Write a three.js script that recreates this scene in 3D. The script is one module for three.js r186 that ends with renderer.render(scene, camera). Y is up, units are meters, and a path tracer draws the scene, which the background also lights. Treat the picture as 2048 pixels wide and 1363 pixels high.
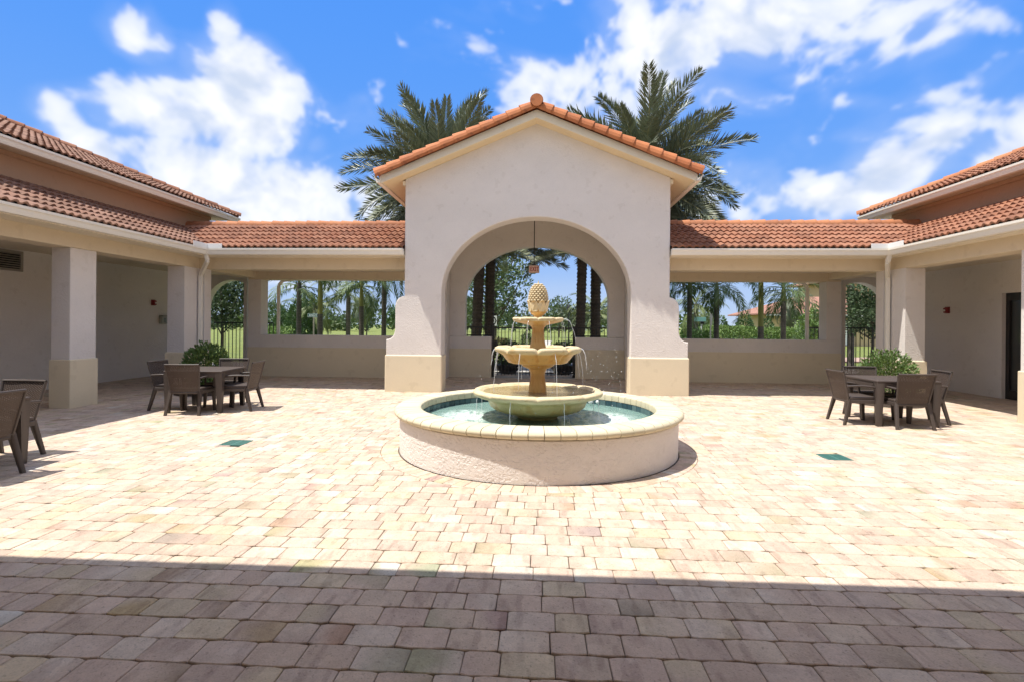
import * as THREE from 'three';
import { RoundedBoxGeometry } from 'three/addons/geometries/RoundedBoxGeometry.js';
import { mergeGeometries } from 'three/addons/utils/BufferGeometryUtils.js';
import { FontLoader } from 'three/addons/loaders/FontLoader.js';
import { TextGeometry } from 'three/addons/geometries/TextGeometry.js';

// ---------------------------------------------------------------- camera, sky, sun, exposure
const W = 1024, H = 681, F = 525, HOR = 324.75, YAW = 3.1 * Math.PI / 180, ROLL = 0.0085, EYE = 1.5;
const scene = new THREE.Scene();
const camera = new THREE.PerspectiveCamera(2 * Math.atan(H / 2 / F) * 180 / Math.PI, W / H, 0.05, 900);
camera.position.set(0, EYE, 0);
camera.rotation.set(0, YAW, ROLL, 'YXZ');
camera.setViewOffset(W, H, 0, H / 2 - HOR, W, H);
const renderer = new THREE.WebGLRenderer({ antialias: true });
renderer.setSize(W, H);
renderer.toneMapping = THREE.LinearToneMapping;
const EXPO = 1.40;
renderer.toneMappingExposure = EXPO;
renderer.shadowMap.enabled = true;

function RNG(a) { return () => { a |= 0; a = a + 0x6D2B79F5 | 0; let t = Math.imul(a ^ a >>> 15, 1 | a); t = t + Math.imul(t ^ t >>> 7, 61 | t) ^ t; return ((t ^ t >>> 14) >>> 0) / 4294967296; }; }
const clamp = (x, a = 0, b = 1) => x < a ? a : x > b ? b : x;
const sstep = (a, b, x) => { const t = clamp((x - a) / (b - a)); return t * t * (3 - 2 * t); };
const lerp = (a, b, t) => a + (b - a) * t;
// hashed value noise in three dimensions
function hash3(x, y, z) { let h = Math.imul(x, 374761393) ^ Math.imul(y, 668265263) ^ Math.imul(z, 2147483647 ^ 0x5bd1e995); h = Math.imul(h ^ h >>> 13, 1274126177); return ((h ^ h >>> 16) >>> 0) / 4294967296; }
function noise3(x, y, z) {
  const xi = Math.floor(x), yi = Math.floor(y), zi = Math.floor(z); let u = x - xi, v = y - yi, w = z - zi;
  u = u * u * (3 - 2 * u); v = v * v * (3 - 2 * v); w = w * w * (3 - 2 * w);
  const L = (a, b, t) => a + (b - a) * t;
  return L(L(L(hash3(xi, yi, zi), hash3(xi + 1, yi, zi), u), L(hash3(xi, yi + 1, zi), hash3(xi + 1, yi + 1, zi), u), v),
    L(L(hash3(xi, yi, zi + 1), hash3(xi + 1, yi, zi + 1), u), L(hash3(xi, yi + 1, zi + 1), hash3(xi + 1, yi + 1, zi + 1), u), v), w);
}
function fbm(x, y, z, o = 5) { let s = 0, a = 0.5, n = 0; for (let i = 0; i < o; i++) { s += a * noise3(x, y, z); n += a; a *= 0.5; x = x * 2.03 + 7.1; y = y * 2.03 + 3.7; z = z * 2.03 + 1.3; } return s / n; }

// sun: light falls by (0.35, -1, -0.15)
const sunTo = new THREE.Vector3(0.35, -1, -0.15).normalize();
const sun = new THREE.DirectionalLight(new THREE.Color(1, 0.955, 0.87), 4.6);
sun.position.copy(sunTo).multiplyScalar(-60); sun.position.z -= 9;
sun.target.position.set(0, 0, -9);
sun.castShadow = true; sun.shadow.mapSize.set(4096, 4096); sun.shadow.radius = 1.2;
Object.assign(sun.shadow.camera, { left: -34, right: 34, top: 34, bottom: -34, near: 1, far: 140 });
sun.shadow.bias = -0.0004; sun.shadow.normalBias = 0.02;
sun.name = 'sun'; scene.add(sun, sun.target);

// sky: air and clouds as a function of direction
{
  const SW = 2048, SH = 1024, data = new Float32Array(SW * SH * 4);
  const cy = Math.cos(YAW), sy = Math.sin(YAW);
  // cloud banks as (azimuth, elevation) slopes: x / -z and y / -z of their centres, half sizes, strength
  const K = (px, py, rx, ry, s, rot = 0) => [(px - 1081) / 1050, (650 - py) / 1050, rx / 1050, ry / 1050, s, Math.cos(rot), Math.sin(rot)];
  const banks = [K(235, 75, 95, 60, 0.7, 0.5), K(330, 205, 190, 75, 1, 0.25), K(440, 165, 110, 110, 1), K(500, 225, 85, 65, 0.85, 0.7), K(425, 30, 45, 80, 0.8), K(70, 220, 70, 38, 0.7, 0.7), K(150, 290, 80, 38, 0.7, 0.5),
    K(300, 290, 130, 45, 0.7), K(390, 350, 170, 75, 1, 0.4), K(560, 400, 190, 65, 1), K(690, 410, 90, 50, 0.9), K(620, 285, 30, 22, 0.35), K(740, 170, 40, 20, 0.12), K(220, 20, 70, 22, 0.3),
    K(1105, 175, 75, 60, 0.8), K(1340, 85, 125, 100, 1), K(1500, 55, 240, 85, 1, -0.05), K(1720, 30, 150, 70, 0.95), K(1400, 170, 130, 60, 0.6), K(1570, 165, 75, 26, 0.45), K(1690, 140, 50, 16, 0.3), K(1680, 210, 50, 16, 0.3), K(1630, 180, 16, 40, 0.24),
    K(1620, 400, 105, 42, 0.85), K(1745, 350, 85, 48, 0.75, -0.4), K(1830, 290, 75, 24, 0.6, -0.35), K(1455, 435, 50, 24, 0.6), K(1710, 285, 40, 16, 0.25), K(2010, 300, 80, 36, 0.7, -0.5), K(1950, 30, 120, 26, 0.25)];
  for (let j = 0; j < SH; j++) {
    const th = ((j + 0.5) / SH - 0.5) * Math.PI, y = Math.sin(th), c = Math.cos(th);
    for (let i = 0; i < SW; i++) {
      const ph = ((i + 0.5) / SW - 0.5) * 2 * Math.PI, x = Math.cos(ph) * c, z = Math.sin(ph) * c, o = (j * SW + i) * 4;
      const e = Math.max(y, 0), hz = Math.exp(-e * 7.5), hz2 = Math.exp(-e * 2.2);
      let r = lerp(0.055, 0.15, hz2), g = lerp(0.27, 0.44, hz2), b = lerp(0.95, 1.0, hz2);
      r = lerp(r, 0.56, hz); g = lerp(g, 0.69, hz); b = lerp(b, 0.90, hz);
      if (y > -0.02) {
        const q = 1 / (e + 0.28), nx = x * q, nz = z * q;
        const wx = fbm(x * 5 + 3, y * 5, z * 5 + 8, 3) - 0.5, wy = fbm(x * 5 + 13, y * 5 + 4, z * 5, 3) - 0.5;
        let n = fbm(x * 6.5 + wx * 1.2 + 11, y * 8.5 + wy * 1.2 + 5, z * 6.5 + 2, 5);
        const det = fbm(x * 24 + wx * 4, y * 30 + wy * 4, z * 24 + 9, 6);
        let bias = (fbm(nx * 0.9 + 31, 4.2, nz * 0.9 + 17, 3) - 0.5) * 3.0 + 0.42;     // the rest of the sky: scattered cumulus
        const fz = -z;
        if (fz > 0.15) {
          const u = x / fz, v = y / fz; let best = -0.55;
          for (const k of banks) { const dx = u - k[0], dy = v - k[1], a = (dx * k[5] - dy * k[6]) / k[2], d = (dx * k[6] + dy * k[5]) / k[3]; const rr = a * a + d * d; if (rr < 6) best = Math.max(best, k[4] * 1.26 * Math.exp(-rr * 0.66) - 0.55); }
          const inn = (1 - sstep(1.0, 1.35, Math.abs(u + 0.03))) * (1 - sstep(0.66, 0.95, v));
          bias = lerp(bias, best, inn);
        }
        const dens0 = bias + (n - 0.5) * 2.2 + (det - 0.5) * 1.25;
        const d = 0.76 * sstep(-0.1, 0.3, dens0 + (det - 0.5) * 0.4) * (0.7 + 0.3 * sstep(0.1, 0.9, dens0)) + 0.18 * sstep(-0.4, 0.3, bias + (n - 0.5) * 2.0);
        const body = sstep(0.15, 1.25, dens0 * 0.8 - (det - 0.5) * 3.2 + 0.15);
        const cr = lerp(1.1, 0.70, body), cg = lerp(1.1, 0.78, body), cb = lerp(1.12, 0.92, body);
        r = lerp(r, cr, d); g = lerp(g, cg, d); b = lerp(b, cb, d);
        const low = Math.exp(-e * 11) * 0.5 * fbm(nx * 1.4, y * 30, nz * 1.4, 3);       // thin haze bands low down
        r = lerp(r, 0.72, low); g = lerp(g, 0.79, low); b = lerp(b, 0.92, low);
      }
      data[o] = r / EXPO; data[o + 1] = g / EXPO; data[o + 2] = b / EXPO; data[o + 3] = 1;
    }
  }
  const sky = new THREE.DataTexture(data, SW, SH, THREE.RGBAFormat, THREE.FloatType);
  sky.mapping = THREE.EquirectangularReflectionMapping; sky.magFilter = sky.minFilter = THREE.LinearFilter; sky.wrapS = THREE.RepeatWrapping; sky.needsUpdate = true;
  scene.background = sky; scene.environment = sky;
}

// ---------------------------------------------------------------- textures and materials
function tex(n, f, { srgb = false, ch = 4 } = {}) {                 // f(u, v) -> [r, g, b] 0..1, tiling by its own periodic noise
  const d = new Uint8Array(n * n * 4);
  for (let j = 0; j < n; j++) for (let i = 0; i < n; i++) { const c = f(i / n, j / n), o = (j * n + i) * 4; d[o] = clamp(c[0]) * 255; d[o + 1] = clamp(c[1]) * 255; d[o + 2] = clamp(c[2]) * 255; d[o + 3] = c.length > 3 ? clamp(c[3]) * 255 : 255; }
  const t = new THREE.DataTexture(d, n, n); t.wrapS = t.wrapT = THREE.RepeatWrapping; t.magFilter = THREE.LinearFilter; t.minFilter = THREE.LinearMipmapLinearFilter; t.generateMipmaps = true;
  if (srgb) t.colorSpace = THREE.SRGBColorSpace; t.needsUpdate = true; return t;
}
// periodic noise on the unit square through two circles folded into 3-d lookups
function pn(u, v, f, s = 0) { // value noise with period 1, f cells
  const x = u * f, y = v * f, xi = Math.floor(x), yi = Math.floor(y); let a = x - xi, b = y - yi; a = a * a * (3 - 2 * a); b = b * b * (3 - 2 * b);
  const h = (p, q) => hash3(((p % f) + f) % f, ((q % f) + f) % f, s + 91);
  return lerp(lerp(h(xi, yi), h(xi + 1, yi), a), lerp(h(xi, yi + 1), h(xi + 1, yi + 1), a), b);
}
function pf(u, v, f, o = 4, s = 0) { let r = 0, a = 0.5, n = 0; for (let i = 0; i < o; i++) { r += a * pn(u, v, f, s + i * 7); n += a; a *= 0.55; f *= 2; } return r / n; }
const grey = v => [v, v, v];
const stuccoBump = tex(512, (u, v) => { const a = pf(u, v, 26, 3, 1), b = pf(u, v, 9, 2, 5); return grey(0.25 + 0.5 * sstep(0.45, 0.62, a) * sstep(0.3, 0.6, b) + 0.35 * (pf(u, v, 90, 2, 9) - 0.3)); });
const paintMap = tex(512, (u, v) => { const a = 0.93 + 0.09 * (pf(u, v, 4, 5, 3) - 0.5) * 2 * 0.6 + 0.03 * pn(u, v, 160, 8), s = sstep(0.68, 0.8, pf(u, v, 14, 3, 21)) * 0.05; return [a - s, a - s * 1.1, a - s * 1.3]; });
function pn2(u, v, fx, fy, s) { const x = u * fx, y = v * fy, xi = Math.floor(x), yi = Math.floor(y); let a = x - xi, b = y - yi; a = a * a * (3 - 2 * a); b = b * b * (3 - 2 * b); const h = (p, q) => hash3(((p % fx) + fx) % fx, ((q % fy) + fy) % fy, s + 191); return lerp(lerp(h(xi, yi), h(xi + 1, yi), a), lerp(h(xi, yi + 1), h(xi + 1, yi + 1), a), b); }
const paverMap = tex(1024, (u, v) => {
  const st = pf(u, v * 0.999, 12, 5, 2), fine = pn(u, v, 340, 4), mid = pf(u, v, 40, 3, 14), pit = sstep(0.80, 0.92, pn(u, v, 210, 31));
  const band = 0.6 * pn2(u, v, 36, 9, 1) + 0.3 * pn2(u, v, 90, 24, 2) + 0.25 * (mid - 0.3), dark = 0.75 * sstep(0.56, 0.78, band) + 0.3 * sstep(0.52, 0.72, pf(u, v, 18, 4, 41));
  let r = 0.835 + 0.22 * (st - 0.5) + 0.14 * (mid - 0.5) + 0.14 * (fine - 0.5), g = r, b = r; r -= dark * 0.20; g -= dark * 0.225; b -= dark * 0.225;
  const wh = sstep(0.62, 0.8, pf(u, v, 16, 3, 77)) * 0.1; r += wh * 0.8; g += wh; b += wh * 1.2;
  return [r - pit * 0.2, g - pit * 0.2, b - pit * 0.2];
});
const paverBump = tex(512, (u, v) => grey(0.5 + 0.5 * (pf(u, v, 60, 3, 4) - 0.5) - 0.35 * sstep(0.82, 0.93, pn(u, v, 120, 31))));
const clayMap = tex(512, (u, v) => { const a = 0.78 + 0.3 * (pf(u, v, 6, 5, 3) - 0.5) + 0.1 * (pn(u, v, 200, 8) - 0.5), d = sstep(0.6, 0.78, pf(u, v, 11, 4, 50)) * 0.22; return [a - d * 0.9, a - d, a - d * 0.9]; });
const stoneMap = tex(512, (u, v) => { const a = 0.84 + 0.2 * (pf(u, v, 8, 5, 3) - 0.5), s = sstep(0.5, 0.75, pf(u, v, 5, 4, 22)) * 0.3, k = sstep(0.7, 0.85, pf(u, v, 24, 3, 61)) * 0.16; return [a - s * 0.28 - k, a - s * 0.62 - k, a - s * 1.05 - k]; });
const stoneBump = tex(512, (u, v) => grey(0.5 + 0.6 * (pf(u, v, 30, 4, 2) - 0.5)));
const grassMap = tex(512, (u, v) => { const a = pf(u, v, 10, 4, 3), b = pf(u, v, 120, 2, 7); return [0.45 + 0.24 * (a - 0.3) + 0.26 * (b - 0.5), 0.50 + 0.18 * (a - 0.4) + 0.28 * (b - 0.5), 0.27 + 0.14 * (b - 0.4)]; }, { srgb: true });
const roughBump = tex(256, (u, v) => grey(pf(u, v, 24, 4, 5)));
const barkMap = tex(256, (u, v) => grey(0.6 + 0.7 * (pf(u, v, 10, 4, 3) - 0.5)));
const weave = tex(128, (u, v) => { const a = Math.sin(u * 16 * Math.PI), b = Math.sin(v * 16 * Math.PI), k = (Math.floor(u * 8) + Math.floor(v * 8)) % 2; const h = k ? 0.35 + 0.65 * Math.abs(a) : 0.35 + 0.65 * Math.abs(b); return grey(0.55 + 0.45 * h); });
const weaveHole = tex(128, (u, v) => { const x = (u * 8) % 1, y = (v * 8 + (Math.floor(u * 8) % 2) * 0.5) % 1; return grey((x > 0.38 && x < 0.62 && y > 0.36 && y < 0.64) ? 0 : 1); });
const foamMap = tex(1024, (u, v) => {                               // uv spans the pool; froth where the falling water churns it
  const x = (u - 0.5) * 2, y = (v - 0.5) * 2, r = Math.hypot(x, y);
  const churn = Math.exp(-((x + 0.62) ** 2 / 0.07 + (y + 0.05) ** 2 / 0.16)) + Math.exp(-((x - 0.62) ** 2 / 0.07 + (y + 0.1) ** 2 / 0.18)) + 0.7 * Math.exp(-(x * x / 0.3 + (y + 0.72) ** 2 / 0.05));
  const f1 = 1 - Math.abs(pf(u, v, 30, 4, 3) - 0.5) * 5, f2 = 1 - Math.abs(pf(u, v, 64, 3, 13) - 0.5) * 4.5;
  const f = sstep(0.2, 0.95, churn * (0.55 + 0.6 * Math.max(f1, 0) + 0.5 * Math.max(f2, 0)) * 0.9);
  const a = 0.9 + 0.1 * (pf(u, v, 14, 4, 2) - 0.5);
  return [lerp(0.58 * a, 0.92, f), lerp(0.72 * a, 0.97, f), lerp(0.68 * a, 0.95, f)];
}, { srgb: true });
const rippleBump = tex(1024, (u, v) => { const a = pf(u, v, 22, 4, 4), b = pf(u, v, 60, 3, 14); return grey(0.5 + 0.6 * (a - 0.5) + 0.5 * (Math.abs(b - 0.5) * 2 - 0.5)); });
const rep = (t, x, y = x) => { const c = t.clone(); c.repeat.set(x, y); c.needsUpdate = true; return c; };
const lin = (r, g, b) => new THREE.Color().setRGB(r, g, b);
const std = (c, o = {}) => new THREE.MeshStandardMaterial({ color: c, roughness: 0.9, ...o });
const M = {
  wall: std(lin(0.795, 0.745, 0.70), { map: rep(paintMap, 0.5), bumpMap: rep(stuccoBump, 1.7), bumpScale: 0.0038, roughness: 0.93 }),
  trim: std(lin(0.76, 0.66, 0.48), { map: rep(paintMap, 0.4), bumpMap: rep(roughBump, 3), bumpScale: 0.0012 }),
  beam: std(lin(0.74, 0.63, 0.46), { map: rep(paintMap, 0.45), bumpMap: rep(roughBump, 2.4), bumpScale: 0.0012 }),
  upperWall: std(lin(0.53, 0.35, 0.235), { map: rep(paintMap, 0.5), bumpMap: rep(stuccoBump, 0.9), bumpScale: 0.003 }),
  fascia: std(lin(0.80, 0.72, 0.57), { map: rep(paintMap, 0.7), roughness: 0.6 }),
  soffit: std(lin(0.82, 0.67, 0.43), { map: rep(paintMap, 0.7), roughness: 0.8 }),
  gutter: std(lin(0.84, 0.80, 0.71), { roughness: 0.42 }),
  whiteMetal: std(lin(0.82, 0.82, 0.8), { roughness: 0.4 }),
  ceiling: std(lin(0.78, 0.68, 0.53), { map: rep(paintMap, 0.5), roughness: 0.95 }),
  tiles: [lin(0.34, 0.135, 0.07), lin(0.39, 0.165, 0.09), lin(0.29, 0.12, 0.065), lin(0.41, 0.185, 0.105), lin(0.34, 0.15, 0.085)].map(c => std(c, { map: rep(clayMap, 1.7), bumpMap: rep(roughBump, 5), bumpScale: 0.0015, roughness: 0.85 })),
  tilesBrown: [lin(0.27, 0.13, 0.08), lin(0.31, 0.155, 0.10), lin(0.23, 0.112, 0.072), lin(0.33, 0.175, 0.12), lin(0.27, 0.14, 0.09)].map(c => std(c, { map: rep(clayMap, 1.7), bumpMap: rep(roughBump, 5), bumpScale: 0.0015, roughness: 0.85 })),
  ridge: [lin(0.54, 0.21, 0.09), lin(0.60, 0.245, 0.11), lin(0.47, 0.185, 0.085)].map(c => std(c, { map: rep(clayMap, 1.3), roughness: 0.82 })),
  rake: [lin(0.54, 0.175, 0.055), lin(0.60, 0.205, 0.07), lin(0.49, 0.155, 0.05)].map(c => std(c, { map: rep(clayMap, 1.3), roughness: 0.78 })),
  deck: std(lin(0.12, 0.07, 0.05)),
  sand: std(lin(0.20, 0.16, 0.12), { map: rep(paverMap, 2), bumpMap: rep(roughBump, 8), bumpScale: 0.002 }),
  paver: std(lin(1, 1, 1), { vertexColors: true, map: rep(paverMap, 0.55), bumpMap: rep(paverBump, 1.6), bumpScale: 0.0028, roughness: 0.9 }),
  stone: std(lin(0.80, 0.655, 0.41), { map: rep(stoneMap, 1.6), bumpMap: rep(stoneBump, 5), bumpScale: 0.004, roughness: 0.72 }),
  wetStone: std(lin(0.74, 0.46, 0.17), { map: rep(stoneMap, 1.6), bumpMap: rep(stoneBump, 5), bumpScale: 0.003, roughness: 0.35 }),
  mossStone: std(lin(0.68, 0.55, 0.26), { map: rep(stoneMap, 1.6), bumpMap: rep(stoneBump, 5), bumpScale: 0.003, roughness: 0.4 }),
  coping: std(lin(0.74, 0.66, 0.47), { map: rep(paintMap, 1.3), bumpMap: rep(roughBump, 4), bumpScale: 0.0015, roughness: 0.8 }),
  poolTile: [lin(0.03, 0.07, 0.09), lin(0.05, 0.10, 0.12), lin(0.10, 0.16, 0.17), lin(0.02, 0.045, 0.06)].map(c => std(c, { roughness: 0.18 })),
  plaster: std(lin(0.32, 0.46, 0.42), { roughness: 0.8 }),
  grout: std(lin(0.30, 0.26, 0.20)),
  rattan: std(lin(0.075, 0.055, 0.046), { map: rep(weave, 6), bumpMap: rep(weave, 6), bumpScale: 0.002, roughness: 0.6 }),
  rattanOpen: std(lin(0.07, 0.047, 0.036), { map: rep(weave, 6), bumpMap: rep(weave, 6), bumpScale: 0.002, roughness: 0.6, alphaMap: rep(weaveHole, 6), alphaTest: 0.5, side: THREE.DoubleSide }),
  frame: std(lin(0.065, 0.05, 0.043), { roughness: 0.5 }),
  black: std(lin(0.012, 0.012, 0.013), { roughness: 0.4 }),
  darkBronze: std(lin(0.022, 0.02, 0.02), { roughness: 0.4 }),
  red: std(lin(0.22, 0.012, 0.015), { roughness: 0.45 }),
  grate: std(lin(0.055, 0.165, 0.14), { roughness: 0.5 }),
  hole: std(lin(0.01, 0.012, 0.012)),
  greyMetal: std(lin(0.35, 0.35, 0.34), { roughness: 0.45, metalness: 0.4 }),
  louvre: std(lin(0.30, 0.27, 0.23), { roughness: 0.5 }),
  soil: std(lin(0.06, 0.04, 0.028), { bumpMap: rep(roughBump, 6), bumpScale: 0.02 }),
  lawn: std(lin(0.82, 0.9, 0.75), { map: rep(grassMap, 0.35), bumpMap: rep(roughBump, 3), bumpScale: 0.03, roughness: 1 }),
  concrete: std(lin(0.55, 0.52, 0.47), { map: rep(paverMap, 0.3), roughness: 0.95 }),
  asphalt: std(lin(0.07, 0.07, 0.07), { map: rep(paverMap, 0.4) }),
  houseWall: std(lin(0.62, 0.47, 0.27), { map: rep(paintMap, 0.3) }),
  houseRoof: std(lin(0.50, 0.25, 0.18), { map: rep(clayMap, 0.6), bumpMap: rep(roughBump, 2), bumpScale: 0.04 }),
  teal: std(lin(0.01, 0.13, 0.12), { roughness: 0.4 }),
  paleTeal: std(lin(0.25, 0.52, 0.48), { roughness: 0.35 }),
  white: std(lin(0.8, 0.8, 0.8), { roughness: 0.5 }),
  woodPost: std(lin(0.3, 0.27, 0.22)),
  palmTrunk: std(lin(0.155, 0.12, 0.095), { map: rep(barkMap, 2), bumpMap: rep(barkMap, 4), bumpScale: 0.02 }),
  palmTrunkGrey: std(lin(0.17, 0.15, 0.125), { map: rep(barkMap, 2), bumpMap: rep(barkMap, 4), bumpScale: 0.008 }),
  bark: std(lin(0.14, 0.115, 0.09), { map: rep(barkMap, 2), bumpMap: rep(barkMap, 5), bumpScale: 0.015 }),
  crownshaft: std(lin(0.19, 0.19, 0.045), { roughness: 0.6 }),
  orangeStalk: std(lin(0.5, 0.27, 0.05)),
};
const leafMat = (r, g, b, o = {}) => new THREE.MeshPhysicalMaterial({ color: lin(r, g, b), vertexColors: true, roughness: 0.62, transmission: 0.22, thickness: 0, side: THREE.DoubleSide, ...o });
M.dateLeaf = leafMat(0.20, 0.225, 0.145, { transmission: 0.12, roughness: 0.42 });
M.palmLeaf = leafMat(0.10, 0.16, 0.045);
M.cocoLeaf = leafMat(0.16, 0.20, 0.06);
M.shrubLeaf = leafMat(0.125, 0.205, 0.05);
M.leafDark = leafMat(0.06, 0.105, 0.036);
M.leafMid = leafMat(0.075, 0.15, 0.04);
M.leafBright = leafMat(0.17, 0.27, 0.06);
M.leafTree = leafMat(0.10, 0.155, 0.055);
M.leafGrey = leafMat(0.10, 0.13, 0.07);

// ---------------------------------------------------------------- helpers
const taken = new Map();
function numbered(n) { const k = taken.get(n) || 0; taken.set(n, k + 1); return k ? n + '_' + String(k).padStart(3, '0') : n; }
function tag(o, label, category, group, kind) { if (label) o.userData.label = label; if (category) o.userData.category = category; if (group) o.userData.group = group; if (kind) o.userData.kind = kind; return o; }
function thing(name, label, category, [x, y, z] = [0, 0, 0], turn = 0, group) { const o = new THREE.Group(); o.name = numbered(name); o.position.set(x, y, z); o.rotation.y = turn; scene.add(o); return tag(o, label, category, group); }
function prep(g) { return g.index ? g.toNonIndexed() : g; }
function merge(list) { const l = (Array.isArray(list) ? list : [list]).map(g => { g = prep(g); for (const k of Object.keys(g.attributes)) if (!['position', 'normal', 'uv', 'color'].includes(k)) g.deleteAttribute(k); return g; }); return l.length > 1 ? mergeGeometries(l) : l[0]; }
function boxUV(g) {                                                  // uv in metres from the face's main direction
  g = prep(g); const p = g.attributes.position, n = p.count, uv = new Float32Array(n * 2), a = new THREE.Vector3(), b = new THREE.Vector3(), c = new THREE.Vector3(), e = new THREE.Vector3();
  for (let i = 0; i < n; i += 3) {
    a.fromBufferAttribute(p, i); b.fromBufferAttribute(p, i + 1); c.fromBufferAttribute(p, i + 2); e.copy(b).sub(a).cross(c.clone().sub(a));
    const ax = Math.abs(e.x), ay = Math.abs(e.y), az = Math.abs(e.z);
    [a, b, c].forEach((v, k) => { const o = (i + k) * 2; if (ay >= ax && ay >= az) { uv[o] = v.x; uv[o + 1] = v.z; } else if (ax >= az) { uv[o] = v.z; uv[o + 1] = v.y; } else { uv[o] = v.x; uv[o + 1] = v.y; } });
  }
  g.setAttribute('uv', new THREE.BufferAttribute(uv, 2)); return g;
}
// part of a thing, its geometry given in world metres; the thing's group stands at its own base
function part(parent, name, geos, mat, uv = true) {
  let g = merge(geos); if (uv) g = boxUV(g);
  const off = new THREE.Vector3(); for (let p = parent; p && p !== scene; p = p.parent) off.add(p.position);
  if (parent !== scene && off.lengthSq()) g.translate(-off.x, -off.y, -off.z);
  const m = new THREE.Mesh(g, mat); m.name = parent === scene ? numbered(name) : name; m.castShadow = m.receiveShadow = true; parent.add(m); return m;
}
function raw(parent, name, geo, mat) { const m = new THREE.Mesh(geo, mat); m.name = parent === scene ? numbered(name) : name; m.castShadow = m.receiveShadow = true; parent.add(m); return m; }
function sub(parent, name) { const o = new THREE.Group(); o.name = name; parent.add(o); return o; }
function bx(x0, x1, y0, y1, z0, z1, r = 0.008) { const w = Math.abs(x1 - x0), h = Math.abs(y1 - y0), d = Math.abs(z1 - z0); const q = Math.min(r, w / 2.01, h / 2.01, d / 2.01); const g = r > 0 ? new RoundedBoxGeometry(w, h, d, 1, q) : new THREE.BoxGeometry(w, h, d); return g.translate((x0 + x1) / 2, (y0 + y1) / 2, (z0 + z1) / 2); }
function bar(a, b, w, d = w, up = [0, 1, 0]) { const A = new THREE.Vector3(...a), B = new THREE.Vector3(...b), L = A.distanceTo(B), g = new RoundedBoxGeometry(w, d, L, 1, Math.min(w, d) * 0.15); const m = new THREE.Matrix4().lookAt(B, A, new THREE.Vector3(...up)); m.setPosition(A.add(B).multiplyScalar(0.5)); return g.applyMatrix4(m); }
function extr(shape, z0, z1, bevel = 0, seg = 24) { const d = z1 - z0; const g = new THREE.ExtrudeGeometry(shape, { depth: d - 2 * bevel, bevelEnabled: bevel > 0, bevelSize: bevel, bevelThickness: bevel, bevelOffset: -bevel, bevelSegments: 1, curveSegments: seg }); return g.translate(0, 0, z0 + bevel); }
function tube(pts, r, n = 6, seg = 12, taper = 1) { const c = new THREE.CatmullRomCurve3(pts.map(p => new THREE.Vector3(...p))); const g = new THREE.TubeGeometry(c, seg, r, n, false); if (taper !== 1) { const p = g.attributes.position; for (let i = 0; i <= seg; i++) { const q = c.getPointAt(i / seg), k = lerp(1, taper, i / seg); for (let j = 0; j <= n; j++) { const o = i * (n + 1) + j; p.setXYZ(o, q.x + (p.getX(o) - q.x) * k, q.y + (p.getY(o) - q.y) * k, q.z + (p.getZ(o) - q.z) * k); } } g.computeVertexNormals(); } return g; }
function lathe(pts, n = 64) { return new THREE.LatheGeometry(pts.map(p => new THREE.Vector2(...p)), n); }

const AX = -0.12;                                                    // axis of the gatehouse
const GZ = -11.6;                                                    // its front
// ---------------------------------------------------------------- ground
{
  const g = new THREE.PlaneGeometry(900, 900, 1, 1).rotateX(-Math.PI / 2).translate(0, -0.09, -200);
  tag(part(scene, 'ground', g, M.lawn), 'green lawn stretching out beyond the courtyard', 'lawn', null, 'structure');
  const bed = new THREE.PlaneGeometry(24, 19).rotateX(-Math.PI / 2).translate(-0.4, -0.016, -7);
  tag(part(scene, 'paving_bed', bed, M.sand), 'sandy bed showing in the joints of the pavers', 'paving', null, 'structure');
}
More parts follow.
